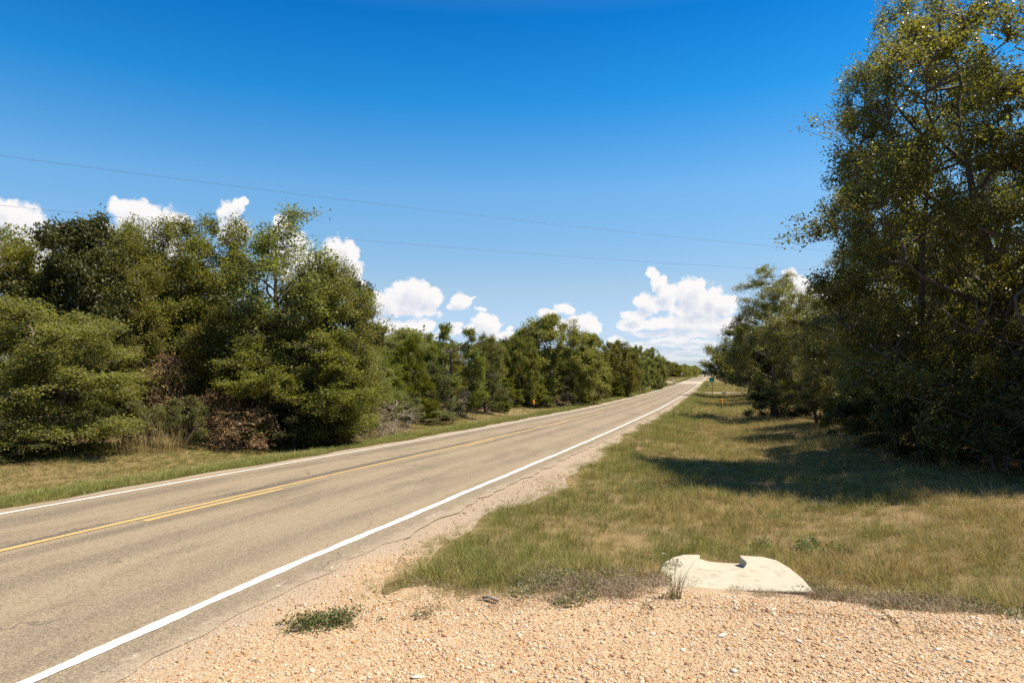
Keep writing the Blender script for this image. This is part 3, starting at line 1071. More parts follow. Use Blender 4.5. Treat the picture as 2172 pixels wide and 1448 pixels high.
L('blackjack', 'blackjack_oak', 'sparse dark oak at the right end of the tall left group', 'tree', 725, 26.5, 570, 150, 2.2)
L('thicket_green', 'oak_tree', 'low spreading oak overhanging the grass left of the grey brush heap', 'tree', 705, 25.0, 720, 210, 4.4)
L('shrub', 'shrub', 'pale green upright shrub left of the brown vine tangle', 'shrub', 392, 20.6, 835, 100, .3)
L('dark_shrub', 'shrub', 'dark shrub in the shade right of the brown vine tangle', 'shrub', 625, 22.8, 850, 150, 1.3)
L('dark_shrub', 'shrub', 'dark low bush under the rounded olive oak at the left edge', 'shrub', 30, 16.6, 880, 190, 2.3)
L('dark_shrub', 'shrub', 'dark bush behind the dead grass clump on the left', 'shrub', 220, 19.6, 850, 170, 4.3)
L('shrub', 'shrub', 'grey-green bush between the dead grass clump and the rounded olive oak', 'shrub', 300, 20.6, 845, 120, 5.0)
L('vine_tangle', 'vine_tangle', 'brown dead vine tangle with orange leaves at the foot of the left wood', 'vines', 525, 21.4, 855, 130, .6)
L('vine_tangle', 'vine_tangle', 'taller brown vine curtain hanging behind the pale shrub, left of the orange-leaved tangle', 'vines', 470, 21.9, 820, 85, 2.9)
L('vine_tangle', 'vine_tangle', 'faded brown vines climbing between the oaks left of the pale shrub', 'vines', 345, 23.2, 730, 110, 1.7)
L('bare_brush', 'brush_heap', 'grey heap of bare dead branches beside the road verge', 'brush', 815, 29.0, 843, 110, .5)
L('bare_brush', 'brush_heap', 'smaller pale heap of sprawling dead twigs in front of the grey heap', 'brush', 790, 27.5, 872, 100, 3.0)
L('bare_brush', 'brush_heap', 'small grey dead bush among the cedars', 'brush', 985, 41.0, 818, 42, 1.2)
L('bare_brush', 'brush_heap', 'pale dead limbs lying under the big domed oak', 'brush', 1205, 62.0, 828, 42, 2.0)
L('cedar', 'cedar_tree', 'bright green cedar right of the tall left group, its top against white cloud', 'tree', 800, 33.0, 688, 130, .9)
L('thicket_green', 'oak_tree', 'leafy small oak between the tall left group and the first bright cedar', 'tree', 775, 31.0, 745, 130, 2.0)
L('cedar', 'cedar_tree', 'yellow-green cedar with a rounded top left of the ragged cedar', 'tree', 868, 36.0, 712, 110, 2.4)
L('ragged_cedar', 'cedar_tree', 'ragged cedar with spreading horizontal top sprays', 'tree', 955, 41.5, 688, 130, .2)
L('grey_cedar', 'cedar_tree', 'grey-green cedar below the ragged cedar', 'tree', 920, 38.5, 765, 95, 1.2)
L('thicket_oak', 'oak_tree', 'small oak showing a bare twiggy top between the ragged cedar and the domed oak', 'tree', 1035, 54.0, 706, 80, .7)
L('grey_cedar', 'cedar_tree', 'grey-green cedar standing at the verge left of the orange marker', 'tree', 1030, 46.5, 768, 95, 3.2)
L('cedar', 'cedar_tree', 'low bright cedar touching the grass left of the orange marker', 'tree', 1058, 49.0, 832, 50, 4.1)
L('shrub', 'shrub', 'light green weeds and brush at the foot of the cedars', 'shrub', 915, 36.0, 868, 130, 1.1)
L('shrub', 'shrub', 'green bush at the foot of the bright cedar right of the grey heap', 'shrub', 868, 33.0, 838, 70, 2.6)
L('cedar', 'cedar_tree', 'bright low cedar right behind the orange marker', 'tree', 1142, 58.5, 818, 66, 5.1)
L('cedar', 'cedar_tree', 'bright cedar against the left flank of the domed oak', 'tree', 1080, 56.0, 800, 66, .1)
L('dome_oak', 'oak_tree', 'big domed olive oak, tallest of the middle distance', 'tree', 1172, 64.0, 667, 215, .5)
L('thicket_oak', 'oak_tree', 'low dense oak filling under the left side of the domed oak', 'tree', 1135, 64.0, 755, 95, 1.5)
L('thicket_green', 'oak_tree', 'low dense oak under the right side of the domed oak', 'tree', 1215, 66.0, 745, 90, 3.5)
L('dome_green', 'oak_tree', 'round oak leaning out on the left of the domed oak', 'tree', 1105, 58.0, 712, 90, 2.5)
L('dome_green', 'oak_tree', 'dark oak with a notched top just right of the domed oak', 'tree', 1258, 76.0, 708, 75, 4.0)
L('cedar', 'cedar_tree', 'dark green cedar with a square top under the right flank of the domed oak', 'tree', 1232, 71.0, 795, 50, 1.5)
L('dome_oak', 'oak_tree', 'second round oak along the left tree line beyond the domed oak', 'tree', 1308, 90.0, 722, 95, 2.0)
L('cedar', 'cedar_tree', 'small bright cedar out on the bare ground before the second round oak', 'tree', 1306, 88.0, 793, 44, 3.0)
L('dome_green', 'oak_tree', 'third round oak along the left tree line', 'tree', 1350, 108.0, 733, 72, 5.0)
L('dome_oak', 'oak_tree', 'last near oak before the pale side road, left of the far hill road', 'tree', 1382, 135.0, 737, 60, 1.0)
L('cedar', 'cedar_tree', 'bright bush at the corner of the pale side road', 'tree', 1394, 138.0, 795, 24, 1.0)

# ---- right-hand side, near to far
L('big_oak', 'oak_tree', 'huge glossy oak running out of the top right corner', 'tree', 2132, 17.0, -60, 730, .35)
L('tall_oak', 'oak_tree', 'shaded oak at the right frame edge in front of the huge glossy oak', 'tree', 2330, 14.6, 60, 520, 2.1)
L('tall_oak', 'oak_tree', 'oak with its pointed left side high against the blue sky, beside the huge glossy oak', 'tree', 1952, 19.0, -50, 315, 5.0)
L('big_oak', 'oak_tree', 'dense oak whose crown bulges over the verge left of the huge glossy oak', 'tree', 1992, 23.0, 425, 420, 3.3)
L('tall_oak', 'oak_tree', 'oak stepping down between the dense bulging oak and the far right-hand oak', 'tree', 1868, 29.0, 490, 290, 1.2)
L('tall_oak', 'oak_tree', 'far right-hand oak with its top against the cloud and wires', 'tree', 1640, 46.0, 562, 185, .2)
L('tall_oak', 'oak_tree', 'small-crowned oak tucked right of the far right-hand oak, thin twigs on top', 'tree', 1712, 41.0, 612, 140, 4.0)
L('verge_oak', 'oak_tree', 'low-limbed oak leaning towards the road behind the green sign', 'tree', 1590, 96.0, 690, 172, 5.2)
L('verge_oak', 'oak_tree', 'oak between the low-limbed oak and the far right-hand oak', 'tree', 1650, 70.0, 640, 170, 2.2)
L('tall_oak', 'oak_tree', 'oak in deep shade behind the brown grass on the right', 'tree', 1790, 34.0, 600, 180, 3.9)
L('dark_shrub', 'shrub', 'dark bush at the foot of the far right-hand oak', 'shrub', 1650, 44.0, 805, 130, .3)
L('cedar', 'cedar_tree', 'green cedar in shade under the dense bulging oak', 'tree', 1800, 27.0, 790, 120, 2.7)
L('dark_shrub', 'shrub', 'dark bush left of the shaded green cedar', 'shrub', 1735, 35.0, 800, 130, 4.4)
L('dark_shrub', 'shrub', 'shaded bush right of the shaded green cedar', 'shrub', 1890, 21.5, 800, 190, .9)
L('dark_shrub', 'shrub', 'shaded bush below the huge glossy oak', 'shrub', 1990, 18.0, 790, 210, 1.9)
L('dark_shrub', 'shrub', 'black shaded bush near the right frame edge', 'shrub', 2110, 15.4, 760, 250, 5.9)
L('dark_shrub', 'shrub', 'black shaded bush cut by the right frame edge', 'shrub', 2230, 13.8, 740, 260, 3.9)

# ---- the wood behind the front rows: trees nobody could tell apart
rg = random.Random(5)
GB = 'trees deep in the wood behind the left edge'
GR = 'trees deep in the wood behind the right edge'
for i in range(16):
    y = 9 + i * 3.4 + rg.uniform(-1, 1)
    x = -22.5 - rg.uniform(0, 6)
    place(rg.choice(['thicket_oak', 'thicket_green', 'blackjack']), 'woodland_tree', 'olive tree half hidden deep in the left wood behind the front row', 'tree', x, y, rg.uniform(6.8, 8.2) if y < 27 else rg.uniform(5.0, 5.9), rg.uniform(4.5, 6), rg.uniform(0, 6), GB)
for i in range(9):
    y = 62 + i * 9
    place(rg.choice(['far_oak', 'far_oak_dark']), 'woodland_tree', 'olive tree half hidden deep in the left wood behind the front row', 'tree', -23 - rg.uniform(0, 6), y, rg.uniform(6.0, 7.0), rg.uniform(6, 8), rg.uniform(0, 6), GB)
for i in range(12):
    y = 8 + i * 4.2 + rg.uniform(-1, 1)
    place(rg.choice(['tall_oak', 'big_oak', 'thicket_green']), 'woodland_tree', 'dark tree deep in the right wood behind the front row', 'tree', 11.5 + rg.uniform(0, 5), y, rg.uniform(8.0, 9.5), rg.uniform(5, 6.5), rg.uniform(0, 6), GR)
# ---- far tree lines over the rise
GL = 'far trees lining the left of the road over the rise'
GRR = 'far trees lining the right of the road beyond the oaks'
for i in range(46):
    y = 232 + i * 11.5 + rg.uniform(-3, 3)
    if 210 < y < 250:
        continue
    off = 20 + 4 * math.sin(i * .9) + rg.uniform(-1.5, 1.5) - min(6, max(0, (y - 300) / 60))
    for row in range(2):
        place(rg.choice(['far_oak', 'far_oak', 'far_oak_dark']), 'far_tree', 'distant round olive tree in the line left of the road over the rise', 'tree', -6.85 - off - row * 9, y + row * 5, rg.uniform(6.5, 9.0), rg.uniform(8, 11), rg.uniform(0, 6), GL)
for i in range(40):
    y = 74 + i * 13 + rg.uniform(-3, 3)
    if 110 < y < 124:
        continue
    off = 15 + rg.uniform(-1, 2.5) + (5 if y > 100 else 0)
    place(rg.choice(['far_oak', 'far_oak_dark']), 'far_tree', 'distant olive tree in the line right of the road beyond the oaks', 'tree', -6.85 + off, y, rg.uniform(6.5, 8.5), rg.uniform(7, 10), rg.uniform(0, 6), GRR)
# closing belt over the last crest
for i in range(26):
    x = -150 + i * 12
    if abs(x + 6.85) < 9:
        continue
    place(rg.choice(['far_oak', 'far_oak_dark']), 'far_tree', 'distant olive tree in the belt beyond the last crest', 'tree', x, 800 + rg.uniform(-20, 40), rg.uniform(7, 9.5), rg.uniform(12, 16), rg.uniform(0, 6), 'far trees beyond the last crest')


# ------------------------------------------------------------------ grass
def grass_mat(name, greens, straws, zone):
    m, t = new_mat(name)
    p = pos_node(t)
    s = t.n('ShaderNodeSeparateXYZ', Vector=p)
    r = t.n('ShaderNodeAttribute', {'attribute_name': 'rnd'}).outputs['Fac']
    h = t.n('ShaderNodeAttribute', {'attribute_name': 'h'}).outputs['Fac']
    oi = t.n('ShaderNodeObjectInfo').outputs['Random']
    g = t.mix(r, greens[0], greens[1])
    st = t.mix(r, straws[0], straws[1])
    n1 = t.noise(p, .55, 4, .6)
    n2 = t.noise(p, 2.4, 3, .6)
    f = t.m('ADD', t.m('MULTIPLY', n1, 1.7), t.m('MULTIPLY', n2, .6))
    f = t.m('SUBTRACT', f, .53)
    if zone == 'right':
        # greener close to the road shoulder, browner by the trees and round the culvert end
        f = t.m('ADD', f, t.m('MULTIPLY', t.ss(s.outputs[0], -3.0, .2), .30))
        f = t.m('ADD', f, t.m('MULTIPLY', t.ss(s.outputs[0], .5, 4.5), .16))
        f = t.m('SUBTRACT', f, .22)
    elif zone == 'left':
        f = t.m('ADD', f, t.m('MULTIPLY', t.ss(s.outputs[0], -11.6, -13.6), .26))
        f = t.m('SUBTRACT', f, .22)
    fac = t.ss(t.m('ADD', f, t.m('MULTIPLY', t.m('SUBTRACT', t.m('FRACT', t.m('MULTIPLY', r, 7.31)), .5), .75)), .62, .98)
    c = t.mix(fac, g, st)
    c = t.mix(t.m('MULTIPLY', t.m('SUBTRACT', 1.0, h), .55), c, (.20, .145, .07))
    v = t.m('MULTIPLY_ADD', oi, .4, .8)
    c = t.n('ShaderNodeHueSaturation', Hue=.5, Saturation=1.0, Value=v, Fac=1.0, Color=c).outputs[0]
    b = t.n('ShaderNodeBsdfPrincipled', Base_Color=c, Roughness=.6)
    t.put(b.inputs['Specular IOR Level'], .25)
    tr = t.n('ShaderNodeBsdfTranslucent', Color=t.mix(1.0, c, (1.2, 1.2, .8), 'MULTIPLY'))
    mx = t.n('ShaderNodeMixShader', i0=.3, i1=b, i2=tr)
    t.n('ShaderNodeOutputMaterial', Surface=mx)
    return m


M_GRASS_R = grass_mat('verge_grass', ((.115, .142, .026), (.265, .280, .066)), ((.30, .205, .085), (.52, .385, .18)), 'right')
M_GRASS_L = grass_mat('far_verge_grass', ((.115, .145, .028), (.255, .275, .066)), ((.30, .205, .09), (.48, .345, .165)), 'left')
M_STRAW = grass_mat('dry_grass', ((.25, .19, .09), (.38, .30, .14)), ((.28, .21, .10), (.45, .36, .2)), 'none')
M_TUFT = grass_mat('green_tuft', ((.06, .075, .02), (.16, .17, .05)), ((.10, .10, .03), (.28, .23, .10)), 'none')
M_HERB = leaf_mat('grey_herb', (.10, .105, .05), (.24, .235, .12), (.30, .2, .12), .08, .2, .2)
M_WEED = leaf_mat('green_weed', (.04, .075, .018), (.10, .155, .04), (.2, .2, .06), .04, .3, .25)
M_MAT = leaf_mat('dark_mat_weed', (.055, .075, .020), (.135, .155, .048), (.30, .15, .09), .12, .2, .2)
M_DRYHERB = leaf_mat('dry_herb', (.17, .125, .085), (.33, .255, .18), (.26, .25, .13), .12, .1, .15)


def blades(name, seed, n, rad, h, w, lean, mat, curl=.5, seedhead=0.0):
    rng = np.random.default_rng(seed)
    a = rng.uniform(0, 2 * PI, n)
    rr = rad * np.sqrt(rng.random(n))
    base = np.stack([rr * np.cos(a), rr * np.sin(a), np.full(n, -.02)], -1)
    hh = h * (.45 + .75 * rng.random(n))
    la = a + rng.normal(0, 1.0, n)
    ln = lean * (.3 + rng.random(n)) * hh
    dirn = np.stack([np.cos(la), np.sin(la), np.zeros(n)], -1)
    side = np.stack([-np.sin(la + rng.normal(0, .8, n)), np.cos(la), np.zeros(n)], -1)
    side = unit(side)
    V, Hh = [], []
    ts = np.array([0, .4, .75, 1.0])
    ws = np.array([.75, 1.0, .65, .0])
    for t, wv in zip(ts, ws):
        c = base + dirn * (ln * (t ** (1 + curl)))[:, None] + np.array([0, 0, 1.0]) * (hh * (t - .12 * t * t * lean))[:, None]
        if wv > 0:
            V += [c - side * w * wv / 2, c + side * w * wv / 2]
            Hh += [np.full(n, t)] * 2
        else:
            V.append(c)
            Hh.append(np.full(n, t))
    V = np.stack(V, 1)
    m = V.shape[1]
    b = (np.arange(n) * m)[:, None]
    Q = np.concatenate([b + np.array([0, 1, 3, 2]), b + np.array([2, 3, 5, 4])])
    Tt = b + np.array([4, 5, 6])
    me = mesh_np(name, V.reshape(-1, 3), [Q, Tt])
    fattr(me, 'rnd', np.repeat(rng.random(n), m))
    fattr(me, 'h', np.stack(Hh, 1).ravel())
    me.materials.append(mat)
    return me


def herb(name, seed, n, rad, h, leaf, mat, stems=True):
    rng = np.random.default_rng(seed)
    a = rng.uniform(0, 2 * PI, n)
    rr = rad * np.sqrt(rng.random(n))
    c = np.stack([rr * np.cos(a), rr * np.sin(a), h * rng.random(n) * (1.05 - (rr / rad) ** 2 * .75)], -1)
    d = unit(rng.normal(0, 1, (n, 3)) + np.array([0, 0, .4]))
    nn = unit(rng.normal(0, .7, (n, 3)) + np.array([0, 0, .9]))
    s = unit(np.cross(d, nn))
    sc = (.6 + .8 * rng.random(n))[:, None]
    L_, w_ = leaf[0] * sc, leaf[1] * sc
    V = np.stack([c, c + d * L_ * .5 + s * w_ * .5, c + d * L_, c + d * L_ * .5 - s * w_ * .5], 1).reshape(-1, 3)
    Q = np.arange(n * 4).reshape(-1, 4)
    me = mesh_np(name, V, [Q])
    fattr(me, 'rnd', np.repeat(rng.random(n) * .999, 4))
    me.materials.append(mat)
    return me


def weed_mat(name, seed, mat):
    rng = np.random.default_rng(seed)
    parts = []
    for k in range(15):
        a, r = rng.uniform(0, 6.28), .20 * rng.random() ** .6
        parts.append((math.cos(a) * r * 1.25, math.sin(a) * r * .75, .045 + .05 * rng.random(), int(rng.uniform(90, 260))))
    for k in range(9):
        a, r = rng.uniform(0, 6.28), rng.uniform(.22, .42)
        parts.append((math.cos(a) * r * 1.2, math.sin(a) * r * .7, .03, int(rng.uniform(12, 40))))
    C = np.concatenate([np.stack([rng.normal(px, s, n), rng.normal(py, s, n), np.abs(rng.normal(0, .55 * s, n)) + .01], -1) for px, py, s, n in parts])
    n = len(C)
    d = unit(rng.normal(0, 1, (n, 3)) + np.array([0, 0, .3]))
    s = unit(np.cross(d, unit(rng.normal(0, .7, (n, 3)) + np.array([0, 0, .9]))))
    sc = (.6 + .8 * rng.random(n))[:, None]
    V = np.stack([C, C + d * .011 * sc + s * .0055 * sc, C + d * .022 * sc, C + d * .011 * sc - s * .0055 * sc], 1).reshape(-1, 3)
    me = mesh_np(name, V, [np.arange(n * 4).reshape(-1, 4)])
    fattr(me, 'rnd', np.repeat(rng.random(n) * .999, 4))
    me.materials.append(mat)
    return me


def scatter(name, protos, pts, scl, rot, idx, label, cat=None):
    """one object: a cloud of points whose geometry nodes set a clump on each point"""
    pc = bpy.data.collections.new(name + '_clumps')
    for i, me in enumerate(protos):
        o = bpy.data.objects.new('%02d_%s' % (i, me.name), me)
        pc.objects.link(o)
    me = bpy.data.meshes.new(name)
    n = len(pts)
    me.vertices.add(n)
    me.vertices.foreach_set('co', np.asarray(pts, np.float32).ravel())
    a = me.attributes.new('scl', 'FLOAT', 'POINT')
    a.data.foreach_set('value', np.asarray(scl, np.float32))
    a = me.attributes.new('rot', 'FLOAT_VECTOR', 'POINT')
    a.data.foreach_set('vector', np.asarray(rot, np.float32).ravel())
    a = me.attributes.new('idx', 'INT', 'POINT')
    a.data.foreach_set('value', np.asarray(idx, np.int32))
    ob = link(name, me)
    ng = bpy.data.node_groups.new(name, 'GeometryNodeTree')
    ng.interface.new_socket('Geometry', in_out='INPUT', socket_type='NodeSocketGeometry')
    ng.interface.new_socket('Geometry', in_out='OUTPUT', socket_type='NodeSocketGeometry')
    N = ng.nodes
    gi = N.new('NodeGroupInput')
    go = N.new('NodeGroupOutput')
    ci = N.new('GeometryNodeCollectionInfo')
    ci.inputs['Collection'].default_value = pc
    ci.inputs['Separate Children'].default_value = True
    ci.inputs['Reset Children'].default_value = True
    ip = N.new('GeometryNodeInstanceOnPoints')
    ip.inputs['Pick Instance'].default_value = True

    def na(nm, ty):
        x = N.new('GeometryNodeInputNamedAttribute')
        x.data_type = ty
        x.inputs['Name'].default_value = nm
        return x.outputs['Attribute']
    lk = ng.links.new
    lk(gi.outputs[0], ip.inputs['Points'])
    lk(ci.outputs[0], ip.inputs['Instance'])
    lk(na('idx', 'INT'), ip.inputs['Instance Index'])
    lk(na('rot', 'FLOAT_VECTOR'), ip.inputs['Rotation'])
    lk(na('scl', 'FLOAT'), ip.inputs['Scale'])
    lk(ip.outputs[0], go.inputs[0])
    md = ob.modifiers.new('scatter', 'NODES')
    md.node_group = ng
    tag(ob, label, cat, None, 'stuff')
    return ob


RG = np.random.default_rng(42)
SET_C = (.16, 6.95)


def in_set(x, y, m=0.0):
    return (np.abs(x - .20) < .64 + m) & (y > SLAB_Y0 - .10 - m) & (y < SLAB_Y0 + 1.25 + m)


def pts_in(x0, x1, y0, y1, dens):
    n = int((x1 - x0) * (y1 - y0) * dens)
    return RG.uniform(x0, x1, n), RG.uniform(y0, y1, n)


def bare(x, y):
    """thin, half-bare places: round the culvert end and on the gravel margin"""
    d = np.hypot((x - .2) / 1.35, (y - 7.1) / 1.35)
    return np.clip(1.6 - d, 0, 1)


gx, gy, gs = [], [], []
for (x0, x1, y0, y1, dens, sc, h) in ((-3.3, 6.5, 4.8, 12, 120, .85, 1), (-3.4, 7, 12, 22, 70, 1.0, 1), (-3.5, 7, 22, 45, 30, 1.25, 1), (-3.6, 9, 45, 110, 9, 1.9, 1), (-3.6, 12, 110, 240, 2.2, 3.0, 1)):
    x, y = pts_in(x0, x1, y0, y1, dens)
    keep = (x > grass_edge(y) + RG.exponential(.06, len(x)) * np.where(RG.random(len(x)) < .12, -6, 1)) & (y > pad_edge(x) + RG.normal(.10, .12, len(x)))
    keep &= RG.random(len(x)) > np.clip(bare(x, y) * 1.1, 0, .95)
    keep &= RG.random(len(x)) > .75 * (wob(x * 2.9 + 5, y * 2.9) < -.62) * (x > -1.2)
    keep &= ~in_set(x, y, .04)
    keep &= ~((np.abs(y - 117) < 2.6))
    keep &= RG.random(len(x)) > np.clip((x - 4.2) / 3, 0, .8)
    x, y = x[keep], y[keep]
    # lower, sparser sward right on the gravel edges
    e = np.minimum(np.clip((x - grass_edge(y)) / .5, .5, 1), np.clip((y - pad_edge(x)) / .8, .5, 1))
    gx.append(x); gy.append(y)
    hn = .62 + .6 * (wob(x * 1.7, y * 1.7) * .5 + .5) ** 1.3 + .25 * (wob(x * 4.1 + 2, y * 4.1) > .45)
    gs.append(sc * e * hn * RG.uniform(.75, 1.25, len(x)))
gx, gy, gs = map(np.concatenate, (gx, gy, gs))
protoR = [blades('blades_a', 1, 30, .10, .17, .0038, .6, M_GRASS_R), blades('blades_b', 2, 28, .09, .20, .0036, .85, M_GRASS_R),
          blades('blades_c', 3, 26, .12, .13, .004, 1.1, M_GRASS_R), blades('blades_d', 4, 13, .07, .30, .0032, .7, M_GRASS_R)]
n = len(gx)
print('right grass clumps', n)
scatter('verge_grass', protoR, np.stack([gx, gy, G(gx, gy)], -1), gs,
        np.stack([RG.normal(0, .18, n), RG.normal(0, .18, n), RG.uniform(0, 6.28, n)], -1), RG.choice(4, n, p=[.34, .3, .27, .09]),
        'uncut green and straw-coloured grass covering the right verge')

gx, gy, gs = [], [], []
for (x0, x1, y0, y1, dens, sc) in ((-17, -10.1, 5, 24, 120, .85), (-16.5, -10.1, 24, 45, 60, 1.15), (-16, -10.1, 45, 95, 18, 1.7), (-18, -10.1, 90, 204, 2.5, 2.8), (-24, -10.1, 224, 420, .6, 5)):
    x, y = pts_in(x0, x1, y0, y1, dens)
    e0 = -10.25 + .13 * np.sin(y * .9) + .09 * np.sin(y * 2.3)
    keep = (x < e0 - RG.exponential(.06, len(x)))
    brown = sstep(x, -11.9, -13.2) * (.12 + .5 * sstep(y, 28, 45))
    keep &= RG.random(len(x)) > brown
    x, y = x[keep], y[keep]
    gx.append(x); gy.append(y)
    lush = np.exp(-((x + 11.2) / .7) ** 2)
    gs.append(sc * (.62 + .65 * lush) * RG.uniform(.7, 1.25, len(x)))
gx, gy, gs = map(np.concatenate, (gx, gy, gs))
n = len(gx)
print('left grass clumps', n)
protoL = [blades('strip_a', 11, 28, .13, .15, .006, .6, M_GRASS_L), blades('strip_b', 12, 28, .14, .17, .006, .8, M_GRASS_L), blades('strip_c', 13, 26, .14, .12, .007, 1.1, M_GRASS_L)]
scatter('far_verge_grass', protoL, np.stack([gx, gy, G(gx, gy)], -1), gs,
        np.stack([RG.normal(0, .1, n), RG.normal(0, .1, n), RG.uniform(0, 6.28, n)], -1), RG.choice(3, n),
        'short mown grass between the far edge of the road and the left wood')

# creeping herbs and dry mats on the margin of the gravel and round the culvert end
x, y = pts_in(-3.0, 6.5, 4.7, 9.5, 130)
dm = y - pad_edge(x)
w = np.exp(-(dm - .25) ** 2 / .10) * np.clip((x + 1.9) / 2.2, .06, 1) + bare(x, y) * 1.3
w *= .45 + .8 * (wob(x * 2.2, y * 2.2) > -.3)
w *= ~((np.abs(x - .2) < .75) & (y < SLAB_Y0 + .1)) * .85 + .15
keep = (RG.random(len(x)) < np.clip(w, 0, 1)) & (dm > -.25) & ~in_set(x, y, .02)
x, y = x[keep], y[keep]
n = len(x)
print('herbs', n)
hz = wob(x * 1.9 + 3, y * 1.9)
bn = bare(x, y)
idx = np.where(RG.random(n) < np.clip(.35 + bn * .9 - hz * .25, 0, 1), RG.choice([2, 3], n), RG.choice([0, 1], n))
protoH = [herb('herb_a', 31, 210, .13, .08, (.022, .011), M_HERB), herb('herb_b', 32, 190, .11, .10, (.024, .011), M_HERB),
          herb('dry_a', 33, 170, .14, .07, (.03, .004), M_DRYHERB), herb('dry_b', 34, 170, .13, .10, (.036, .004), M_DRYHERB)]
scatter('ground_cover', protoH, np.stack([x, y, G(x, y)], -1), RG.uniform(.6, 1.25, n),
        np.stack([np.zeros(n), np.zeros(n), RG.uniform(0, 6.28, n)], -1), idx,
        'grey-green creeping herbs and dry brown mats between grass and gravel')

# ------------------------------------------------------------------ loose gravel
def stone_mesh(name, seed, mat):
    rng = np.random.default_rng(seed)
    import bmesh
    bm = bmesh.new()
    bmesh.ops.create_icosphere(bm, subdivisions=1, radius=1.0)
    for v in bm.verts:
        v.co *= rng.uniform(.72, 1.12)
        v.co.x *= 1.15
        v.co.y *= .85
        v.co.z *= .55
    me = bpy.data.meshes.new(name)
    bm.to_mesh(me)
    bm.free()
    for p in me.polygons:
        p.use_smooth = True
    me.materials.append(mat)
    return me


def stone_mat():
    m, t = new_mat('river_pebble')
    oi = t.n('ShaderNodeObjectInfo').outputs['Random']
    cr = t.n('ShaderNodeValToRGB', Fac=oi)
    e = cr.color_ramp.elements
    cols = [(.0, (.20, .105, .06)), (.08, (.34, .20, .10)), (.22, (.45, .30, .165)), (.42, (.50, .375, .235)), (.60, (.56, .455, .32)), (.74, (.45, .22, .065)), (.86, (.62, .55, .44)), (1.0, (.33, .26, .20))]
    while len(e) < len(cols):
        e.new(.5)
    for el_, (a, c) in zip(e, cols):
        el_.position = a
        el_.color = (*c, 1)
    tcn = t.n('ShaderNodeTexCoord').outputs['Object']
    c = t.mix(t.noise(tcn, 2.5, 4, .6), t.mix(1.0, cr.outputs[0], (.8, .78, .75), 'MULTIPLY'), cr.outputs[0])
    b = t.n('ShaderNodeBsdfPrincipled', Base_Color=c, Roughness=.7)
    t.put(b.inputs['Specular IOR Level'], .3)
    t.n('ShaderNodeOutputMaterial', Surface=b)
    return m


M_STONE = stone_mat()
stones = [stone_mesh('pebble_%d' % i, 50 + i, M_STONE) for i in range(6)]
sx_, sy_, ss_ = [], [], []
for (x0, x1, y0, y1, dens, med) in ((-3.75, 3.2, 2.7, 7.0, 6000, .0054), (-3.72, -2.7, 5.5, 15, 900, .0065), (3.2, 9, 2.5, 6, 600, .010)):
    x, y = pts_in(x0, x1, y0, y1, dens)
    edge_lim = pad_edge(x) + RG.normal(.22, .14, len(x))
    near_road = np.clip((x + 3.75 + .15 * np.sin(y * 2)) / .9, .10, 1)
    keep = ((y < edge_lim) | ((x < grass_edge(y) + RG.normal(0, .12, len(x))) & (y > 5))) & (RG.random(len(x)) < near_road) & ~in_set(x, y, .01)
    keep &= RG.random(len(x)) < .50 + .50 * (wob(x * 3.1, y * 3.1) > -.1)
    near_slab = (np.abs(x - .22) < 1.1) & (y > SLAB_Y0 - .6)
    keep &= RG.random(len(x)) > .5 * near_slab
    x, y = x[keep], y[keep]
    sx_.append(x); sy_.append(y)
    ss_.append(med * np.exp(RG.normal(0, .52, len(x))))
x, y, s = map(np.concatenate, (sx_, sy_, ss_))
n = len(x)
print('stones', n)
scatter('gravel', stones, np.stack([x, y, pad_z(x, y) + s * .05], -1), np.clip(s, .0028, .026),
        np.stack([RG.normal(0, .25, n), RG.normal(0, .25, n), RG.uniform(0, 6.28, n)], -1), RG.choice(6, n),
        'loose orange and cream river gravel over the near driveway')

M_PALE = plain_mat('pale_limestone', (.52, .47, .38), .8, 0, .15, 20, .003)


def rock(label, u, v, sx, sy, sz, seed, mat):
    p = ground_at(u, v)
    me = stone_mesh('loose_stone', seed, mat)
    o = link('loose_stone', me, None, None, (p[0], p[1], gz(p[0], p[1]) + sz * .35 + .012), (0, .1, seed))
    o.scale = (sx, sy, sz)
    return tag(o, label, 'stone', 'larger pale stones on the gravel')


rock('white stone in the grass at the left rear corner of the culvert slab', 1407, 1180, .045, .035, .05, 3, M_PALE)
rock('cream stone alone in the middle of the gravel', 1532, 1352, .045, .03, .022, 4, M_PALE)
rock('white angular stone at the bottom edge of the gravel', 1557, 1428, .028, .026, .022, 5, M_PALE)
rock('white pebble right of the dark creeping weed', 908, 1362, .022, .018, .016, 6, M_PALE)
rock('pale flat stone at the bottom left of the gravel', 886, 1440, .05, .03, .016, 7, M_PALE)
rock('grey-white stone right of centre on the gravel', 1695, 1363, .04, .025, .016, 8, M_PALE)
M_RED = plain_mat('red_brown_stone', (.36, .17, .10), .75, 0, .2, 20, .002)
rock('round red-brown stone right of the dark creeping weed', 941, 1352, .026, .022, .022, 9, M_RED)

